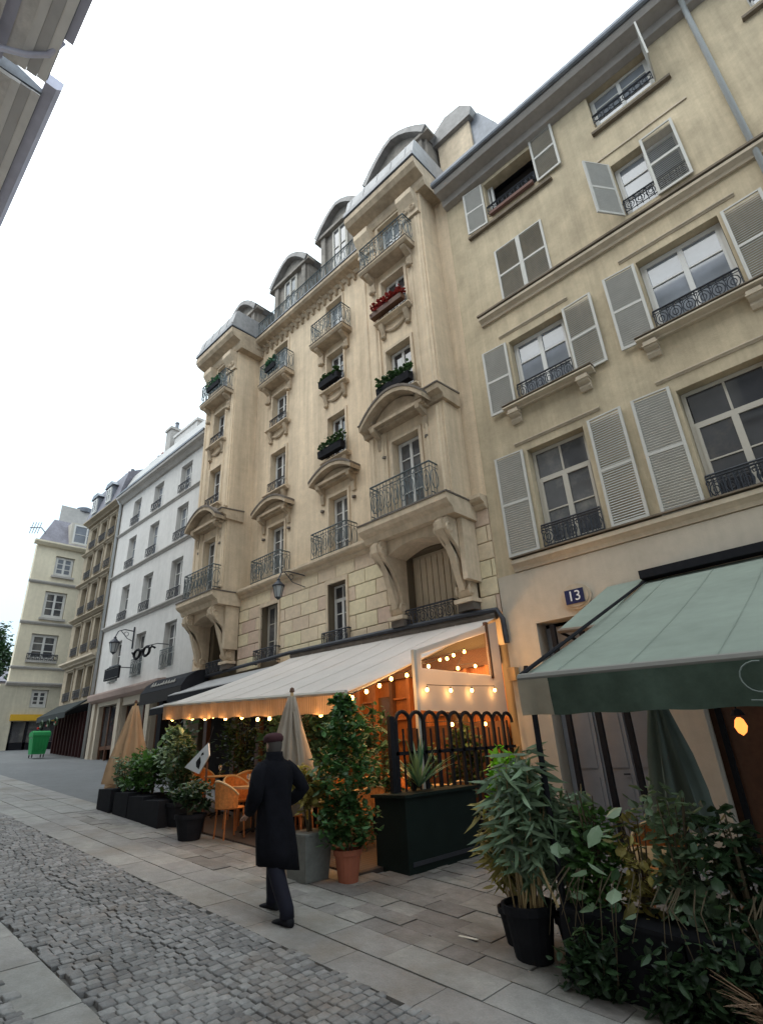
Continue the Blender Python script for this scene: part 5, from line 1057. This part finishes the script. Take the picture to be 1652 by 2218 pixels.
def val(x0t, x1t, m, nm, n=50, zoff=0):
    q = MB()
    for i in range(n+1):
        t_ = x0t+(x1t-x0t)*i/n; p = B3.lerp(B2, t_); y_ = p.y-.035+.012*math.sin(t_*70)+.015*math.sin(t_*23); q.v += [(p.x, p.y-.045, p.z-.02), (p.x, y_-.01, p.z-.19), (p.x, y_+.02*math.sin(t_*41), p.z-.345-.02*t_+.006*math.sin(t_*55))]
    for i in range(n): q.f += [(3*i, 3*i+1, 3*i+4, 3*i+3), (3*i+1, 3*i+2, 3*i+5, 3*i+4)]
    return q.build(nm, m, ga, smooth=True)
val(.0, .066, cloth('sun_bleached_canvas', (.36, .32, .25), .15, noise=((4, .15),)), 'faded_valance_end', 8); val(.0665, 1, GREEND, 'valance')
q = MB(); px_ = -1.0 # pale swirl printed on the valance
q.tube([(px_+.14+.14*math.cos(a)*(1-.05*a), 4.935, 2.40+.11*math.sin(a)) for a in [1.3+k*.35 for k in range(14)]], .006, 4); q.tube([(px_+.05, 4.93, 2.24), (px_+.16, 4.93, 2.23), (px_+.3, 4.93, 2.29), (px_+.42, 4.93, 2.38)], .006, 4); q.build('printed_swirl', mat('pale_print', (.17, .20, .18), .8), ga)
q = MB(); q.box(-2.95, 4.4, 9.66, 9.93, 4.50, 4.64); q.build('cassette', BLACK, ga)
MB().tube([B0+Vector((.02, 0, .03)), B3+Vector((.02, 0, .03))], .022).build('gap_shadow', BLACK, ga)  # black tube drawn as the shadow gap between the two awnings
for t_ in (.03, .5): MB().tube([B0.lerp(B1, t_)-Vector((0, 0, .6)), B3.lerp(B2, t_)-Vector((0, 0, .08))], .022).build('awning_arm', BLACK, ga)
ga2 = thing('green_awning', 'smaller faded green awning higher up, half hidden behind the large green one', 'awning', (-3.6, 9.9, 4.5))
q = MB(); q.add([(-3.62, 9.93, 4.56), (-2.97, 9.93, 4.56), (-3.35, 8.5, 3.64), (-4.03, 8.5, 3.69), (-3.62, 9.93, 4.54), (-2.97, 9.93, 4.54), (-3.35, 8.5, 3.62), (-4.03, 8.5, 3.67)], [(0, 1, 2, 3), (7, 6, 5, 4), (0, 3, 7, 4), (1, 5, 6, 2), (3, 2, 6, 7)]); q.build('canopy', GREENC, ga2)
q = MB(); q.tube([(-4.03, 8.5, 3.67), (-3.35, 8.5, 3.62)], .04, 8); q.build('front_bar', mat('brown_bar', (.2, .15, .11), .6), ga2); MB().tube([(-4.0, 8.52, 3.64), (-3.9, 9.95, 3.4)], .025).build('awning_arm', BLACK, ga2)
o = thing('awning_post', 'slim black post holding the left front corner of the green awning', 'post', (-2.78, 5.03, tz(-2.78))); MB().tube([(0, 0, 0), (0, 0, 2.52-tz(-2.78))], .028, 8).build('pole', BLACK, o, local=True); MB().lathe([(.10, 0), (.10, .02), (.03, .04)], n=10).build('foot', BLACK, o, local=True)
# heater lamp under the green awning
hl = thing('hanging_lamp', 'glowing orange lamp hanging under the green awning', 'lamp', (-1.86, 8.6, 2.08))
q = MB(); q.lathe([(.02, .11), (.05, .08), (.075, 0), (.05, -.07), (.0, -.11)], n=20, caps=False); q.build('lamp_glass', LAMPE, hl, local=True, smooth=True); MB().lathe([(0, .22), (.05, .2), (.09, .13), (.03, .14)], n=10, caps=False).build('cap', BLACK, hl, local=True); MB().tube([(0, 0, .2), (0, 0, 1.6)], .008).build('cord', BLACK, hl, local=True)
def plight(p, e, col=(1, .55, .21), r=.05):
    d = bpy.data.lights.new('lamp_light', 'POINT'); d.energy = e; d.color = col; d.shadow_soft_size = r; o = bpy.data.objects.new('lamp_light', d); COL.objects.link(o); o.location = p
plight((-1.86, 8.6, 2.08), 6)
# ------------------------------------------------------------------ string lights
def string(label, pts, bulbs, group=None, e=4., lit=1):
    t = thing('string_lights', label, 'string lights', bulbs[0]); MB().tube(pts, .006, 4).build('wire', BLACK, t)
    for i, b in enumerate(bulbs):
        k = MB().lathe([(0, -.045), (.026, -.03), (.03, -.005), (.018, .02), (0, .03)], b, 8, caps=False).build('bulb', BULB, t); MB().lathe([(.014, .02), (.014, .05)], b, 6).build('bulb_socket', BLACK, k)
        if i % lit == 0: plight((b[0], b[1], b[2]-.07), e*lit, r=.06)
sb = [(-6.33, y_, z_) for y_, z_ in ((6.0, 2.80), (6.31, 2.90), (6.61, 3.0), (6.9, 3.12), (7.3, 3.20))]
string('row of bulbs climbing the near sloping edge of the cream awning', [(-6.33, 5.85, 2.85)]+[(b[0], b[1], b[2]+.05) for b in sb]+[(-6.33, 9.8, 4.3)], sb, e=6)
sb = [(-6.4, y_, z_) for y_, z_ in ((7.6, 3.36), (8.0, 3.40), (8.58, 3.58), (8.8, 3.66), (9.17, 3.76), (8.9, 3.42), (9.5, 3.50))]
string('bulbs seen through the clear window of the side screen', [(b[0], b[1], b[2]+.05) for b in sb], sb, e=15)
sb = [(-5.93, y_, z_) for y_, z_ in ((7.32, 2.92), (7.97, 2.93), (8.60, 2.95), (9.36, 2.98))]
string('row of four bulbs across the lower canvas of the side screen', [(b[0], b[1], b[2]+.05+.02) for b in sb], sb, e=1.2)
sb = [(-6.25, y_, z_) for y_, z_ in ((7.55, 2.37), (8.34, 2.40), (8.94, 2.36), (9.39, 2.40))]
string('row of four bulbs behind the top of the hooped fence', [(b[0], b[1], b[2]+.05) for b in sb], sb, e=6)
sb = [(x_, 5.86, z_) for x_, z_ in ((-11.75, 2.87), (-10.9, 2.83), (-10.4, 2.79), (-10.1, 2.81), (-9.65, 2.74), (-9.1, 2.72), (-8.6, 2.65), (-8.25, 2.64), (-7.6, 2.62), (-6.9, 2.6))]
string('row of bulbs along the front valance of the cream awning', [(b[0], b[1], b[2]+.05) for b in sb], sb, e=3.5)
sb = [(x_, y_, 3.15+.17*(y_-6)) for x_, y_ in ((-11.6, 8.6), (-10.6, 8.0), (-9.6, 8.7), (-8.7, 8.0), (-7.9, 8.8), (-7.1, 8.0), (-10.9, 9.3), (-8.9, 9.4), (-7.2, 9.4))]
string('bulbs strung deep under the cream awning near the wood wall', [(b[0], b[1], b[2]+.05) for b in sb], sb, e=9)
# orange wall lamp by the party wall
o = MB().box(-5.86, -5.70, 9.80, 9.96, 3.15, 3.4).build('wall_lamp', mat('ochre_lamp_shade', (.42, .26, .12), .7)); tag(o, 'small ochre wall lamp box on the party wall beside the side screen', 'lamp')
o = MB().lathe([(.05, 0), (.06, .03), (.04, .1)], (-5.5, 9.9, 3.30), 8).build('wall_camera', BLACK); tag(o, 'tiny black knob-shaped fitting on the pinkish wall right of the cream awning', 'fitting')
# menu card
mc = thing('menu_card', 'tilted white menu card with a black figure hanging at the terrace front', 'sign', (-10.1, 5.6, 2.05))
cr = [(-.46, -.10), (-.04, -.24), (.38, .02+.02), (.34, .26)]
q = MB(); q.prism([(-.44, -.12), (.10, -.24), (.42, .06), (.36, .27)], -.012, .012, 'y'); q.build('card', mat('white_card', (.66, .68, .70), .6), mc, local=True)
q = MB(); q.prism([(.0, -.12), (.10, -.16), (.15, -.05), (.12, .05), (.03, .0), (-.02, -.04)], -.016, -.0125, 'y'); q.prism([(.14, .06), (.24, .08), (.22, .12), (.16, .1)], -.016, -.0125, 'y'); q.build('printed_figure', BLACK, mc, local=True); MB().tube([(.36, 0, .26), (.40, .05, .55)], .006).build('cord', BLACK, mc, local=True)
MB().tube([(.30, .03, -.05), (.30, .03, -1.15)], .018).build('stand', WOODD, mc, local=True)
# ------------------------------------------------------------------ THE WALKING MAN
pm = thing('person', 'man in a long black coat and burgundy cap walking away along the terrace', 'person', (-5.58, 4.07, gz(-5.58)))
SKIN = mat('skin', (.42, .25, .18), .6); COAT = mat('black_wool_coat', (.006, .006, .009), .95, noise=((12, .3),), bump=(40, .4), spec=.15); TROU = mat('dark_blue_trousers', (.009, .009, .018), .85, noise=((9, .2),)); CAP = mat('burgundy_cap', (.05, .018, .022), .9, noise=((12, .2),))
# local frame: walks towards -x; +y is his right
def skin_chain(name, pts, edges, rad, m, root=0, sub=2, parent=pm):
    me = bpy.data.meshes.new(name); me.from_pydata(pts, edges, []); me.materials.append(m); o = bpy.data.objects.new(name, me); COL.objects.link(o); o.parent = parent
    md = o.modifiers.new('s', 'SKIN'); me.skin_vertices.new() if not me.skin_vertices else None
    for i, r in enumerate(rad): me.skin_vertices[0].data[i].radius = (r, r) if isinstance(r, (int, float)) else r
    me.skin_vertices[0].data[root].use_root = True; md.use_smooth_shade = True; s_ = o.modifiers.new('d', 'SUBSURF'); s_.levels = sub; s_.render_levels = sub; return o
P_ = [(0, 0, .92), (-.02, 0, 1.12), (-.03, 0, 1.32), (-.03, 0, 1.44), (-.04, 0, 1.52), (-.05, 0, 1.60), (-.05, 0, 1.70),   # 0 pelvis..6 crown
      (.0, -.08, .88), (.11, -.07, .50), (.31, -.05, .11),      # left leg (rear, planted)
      (.0, .10, .88), (-.15, .12, .50), (-.22, .16, .10),      # right leg
      (-.03, -.17, 1.42), (.005, -.255, 1.17), (-.16, -.215, .98), (-.22, -.20, .95),   # left arm
      (-.03, .19, 1.42), (.08, .33, 1.17), (-.10, .24, 1.03), (-.17, .20, 1.02)]   # right arm, hand at the pocket
E_ = [(0, 1), (1, 2), (2, 3), (3, 4), (4, 5), (5, 6), (0, 7), (7, 8), (8, 9), (0, 10), (10, 11), (11, 12), (3, 13), (13, 14), (14, 15), (15, 16), (3, 17), (17, 18), (18, 19), (19, 20)]
Rr = [.11, .12, .13, .09, .055, .075, .06, .075, .045, .035, .075, .045, .035, .05, .036, .030, .03, .05, .036, .030, .03]
# fingers
for base, sgn in ((16, -1), (20, 1)):
    bx, by, bz = P_[base]
    for f_, (dy, L_) in enumerate(((-.03, .065), (-.01, .075), (.01, .07), (.03, .055))):
        k = len(P_); P_ += [(bx-.03, by+dy, bz-.012), (bx-.03-L_*.6, by+dy, bz-.03), (bx-.03-L_, by+dy*.9, bz-.06)]; E_ += [(base, k), (k, k+1), (k+1, k+2)]; Rr += [.010, .009, .008]
    k = len(P_); P_ += [(bx-.01, by-sgn*.035, bz+.01), (bx-.05, by-sgn*.045, bz-.005)]; E_ += [(base, k), (k, k+1)]; Rr += [.011, .009]
skin_chain('body', P_, E_, Rr, SKIN)
def ringloft(name, rings, m, n=24, cap=True, smooth=True, parent=pm, wob=0):
    q = MB()
    for (cx, cy, cz, rx, ry, *tilt) in rings:
        for j in range(n):
            a = 2*math.pi*j/n; w_ = 1+wob*math.sin(5*a+cz*6)+wob*.6*math.sin(9*a+1+cz*3); x_ = cx+rx*math.cos(a)*w_; y_ = cy+ry*math.sin(a)*w_; q.v.append((x_, y_, cz+(tilt[0]*(math.sin(a)) if tilt else 0)+(tilt[1]*math.cos(a) if len(tilt) > 1 else 0)))
    for i in range(len(rings)-1):
        for j in range(n): q.f.append((i*n+j, i*n+(j+1) % n, (i+1)*n+(j+1) % n, (i+1)*n+j))
    if cap: q.f.append(tuple(range(n-1, -1, -1))); q.f.append(tuple((len(rings)-1)*n+j for j in range(n)))
    return q.build(name, m, parent, local=True, smooth=smooth)
# coat skirt, torso, collar; hem lower on his right
ringloft('coat', [(.03, .03, .44, .22, .235, -.05), (.02, .02, .60, .21, .232, -.02), (.01, .01, .80, .19, .222), (0, 0, 1.0, .155, .195), (-.01, 0, 1.15, .15, .195), (-.02, 0, 1.30, .160, .225), (-.03, 0, 1.40, .150, .235), (-.035, 0, 1.46, .12, .20), (-.04, 0, 1.50, .085, .11), (-.045, 0, 1.55, .075, .085)], COAT, 40, wob=.045)
ringloft('coat_collar', [(-.03, 0, 1.47, .11, .13), (-.03, 0, 1.53, .088, .10), (-.035, 0, 1.575, .090, .098), (-.035, 0, 1.57, .075, .085)], COAT, 20, cap=False)
q = MB(); q.tube([(-.03, .15, 1.43), (.0, .22, 1.36), (.055, .285, 1.26), (.085, .33, 1.17), (.04, .305, 1.13), (-.02, .27, 1.08), (-.11, .235, 1.03)], [.075, .085, .078, .072, .070, .064, .055], 12); q.build('coat_sleeve', COAT, pm, local=True, smooth=True)
q = MB(); q.tube([(-.03, -.15, 1.43), (-.015, -.215, 1.35), (.01, -.255, 1.24), (.02, -.272, 1.16), (-.03, -.255, 1.11), (-.10, -.235, 1.04), (-.165, -.22, .98)], [.075, .088, .084, .084, .084, .072, .058], 12); q.build('coat_sleeve', COAT, pm, local=True, smooth=True)
MB().box(.155, .165, -.012, .012, .42, .75).build('coat_vent', BLACK, pm, local=True)
q = MB(); q.tube([(.0, -.08, .9), (.055, -.075, .70), (.11, -.07, .50), (.20, -.06, .31), (.305, -.05, .12), (.31, -.05, .05)], [.08, .085, .088, .080, .072, .074], 14); q.build('trouser_leg', TROU, pm, local=True, smooth=True)
q = MB(); q.tube([(.0, .09, .9), (-.085, .105, .70), (-.15, .12, .50), (-.18, .135, .30), (-.215, .16, .13), (-.218, .16, .07)], [.08, .085, .088, .080, .072, .074], 14); q.build('trouser_leg', TROU, pm, local=True, smooth=True)
def shoe(hx, hy, hz, pitch, yaw):
    q = MB(); prof = [(-.06, .0, .035, .035), (-.04, .0, .05, .045), (.03, 0, .05, .045), (.10, 0, .048, .032), (.17, 0, .05, .025), (.215, 0, .035, .018), (.235, 0, .012, .010)]
    n = 12; mt = Matrix.Rotation(yaw, 3, 'Z') @ Matrix.Rotation(pitch, 3, 'Y')
    for (l, _, w_, h_) in prof:
        for j in range(n): a = 2*math.pi*j/n; v = mt @ Vector((-l, w_*math.cos(a), h_+h_*math.sin(a)*(1.0 if math.sin(a) > 0 else .98))); q.v.append((v.x+hx, v.y+hy, v.z+hz))
    for i in range(len(prof)-1):
        for j in range(n): q.f.append((i*n+j, (i+1)*n+j, (i+1)*n+(j+1) % n, i*n+(j+1) % n))
    q.f.append(tuple(range(n))); q.f.append(tuple((len(prof)-1)*n+j for j in range(n-1, -1, -1))); q.build('shoe', BLACK, pm, local=True, smooth=True)
shoe(.325, -.05, -.02, 0.0, .05); shoe(-.19, .16, .015, .0, .1)
# head details
q = MB(); q.lathe([(0, -.10), (.05, -.095), (.075, -.06), (.085, 0), (.08, .06), (.05, .10), (0, .115)], (-.055, 0, 1.645), 16, 1.08, .92, caps=False); q.tube([(-.14, 0, 1.66), (-.168, 0, 1.635), (-.145, 0, 1.62)], [.010, .016, .008], 6); h_ = q.build('head', SKIN, pm, local=True, smooth=True)
for sy in (-.078, .078): MB().lathe([(0, -.03), (.012, -.02), (.016, .01), (.008, .03), (0, .033)], (-.045, sy, 1.635), 8, 1.2, .6, caps=False).build('ear', SKIN, h_, local=True)
for sy in (-.03, .03): MB().lathe([(0, -.008), (.009, 0), (0, .008)], (-.138, sy, 1.662), 8, .7, 1.2, caps=False).build('eye', BLACK, h_, local=True)
MB().tube([(-.142, -.022, 1.595), (-.148, 0, 1.592), (-.142, .022, 1.595)], .005, 5).build('mouth', mat('lips', (.3, .12, .1), .6), h_, local=True)
q = MB(); q.lathe([(.078, -.085), (.088, -.04), (.09, .0), (.085, .04)], (-.035, 0, 1.655), 16, 1, .95, caps=False); q.build('hair', mat('grey_dark_hair', (.06, .05, .045), .8), pm, local=True, smooth=True)
ringloft('cap', [(-.05, 0, 1.675, .098, .092), (-.06, 0, 1.70, .125, .110), (-.06, 0, 1.735, .125, .108), (-.05, 0, 1.765, .09, .08), (-.045, 0, 1.778, .03, .03)], CAP, 20)
q = MB(); q.prism([(-.14, -.07), (-.205, -.03), (-.205, .03), (-.14, .07)], 1.68, 1.692, 'z'); q.build('cap_peak', CAP, pm, local=True)
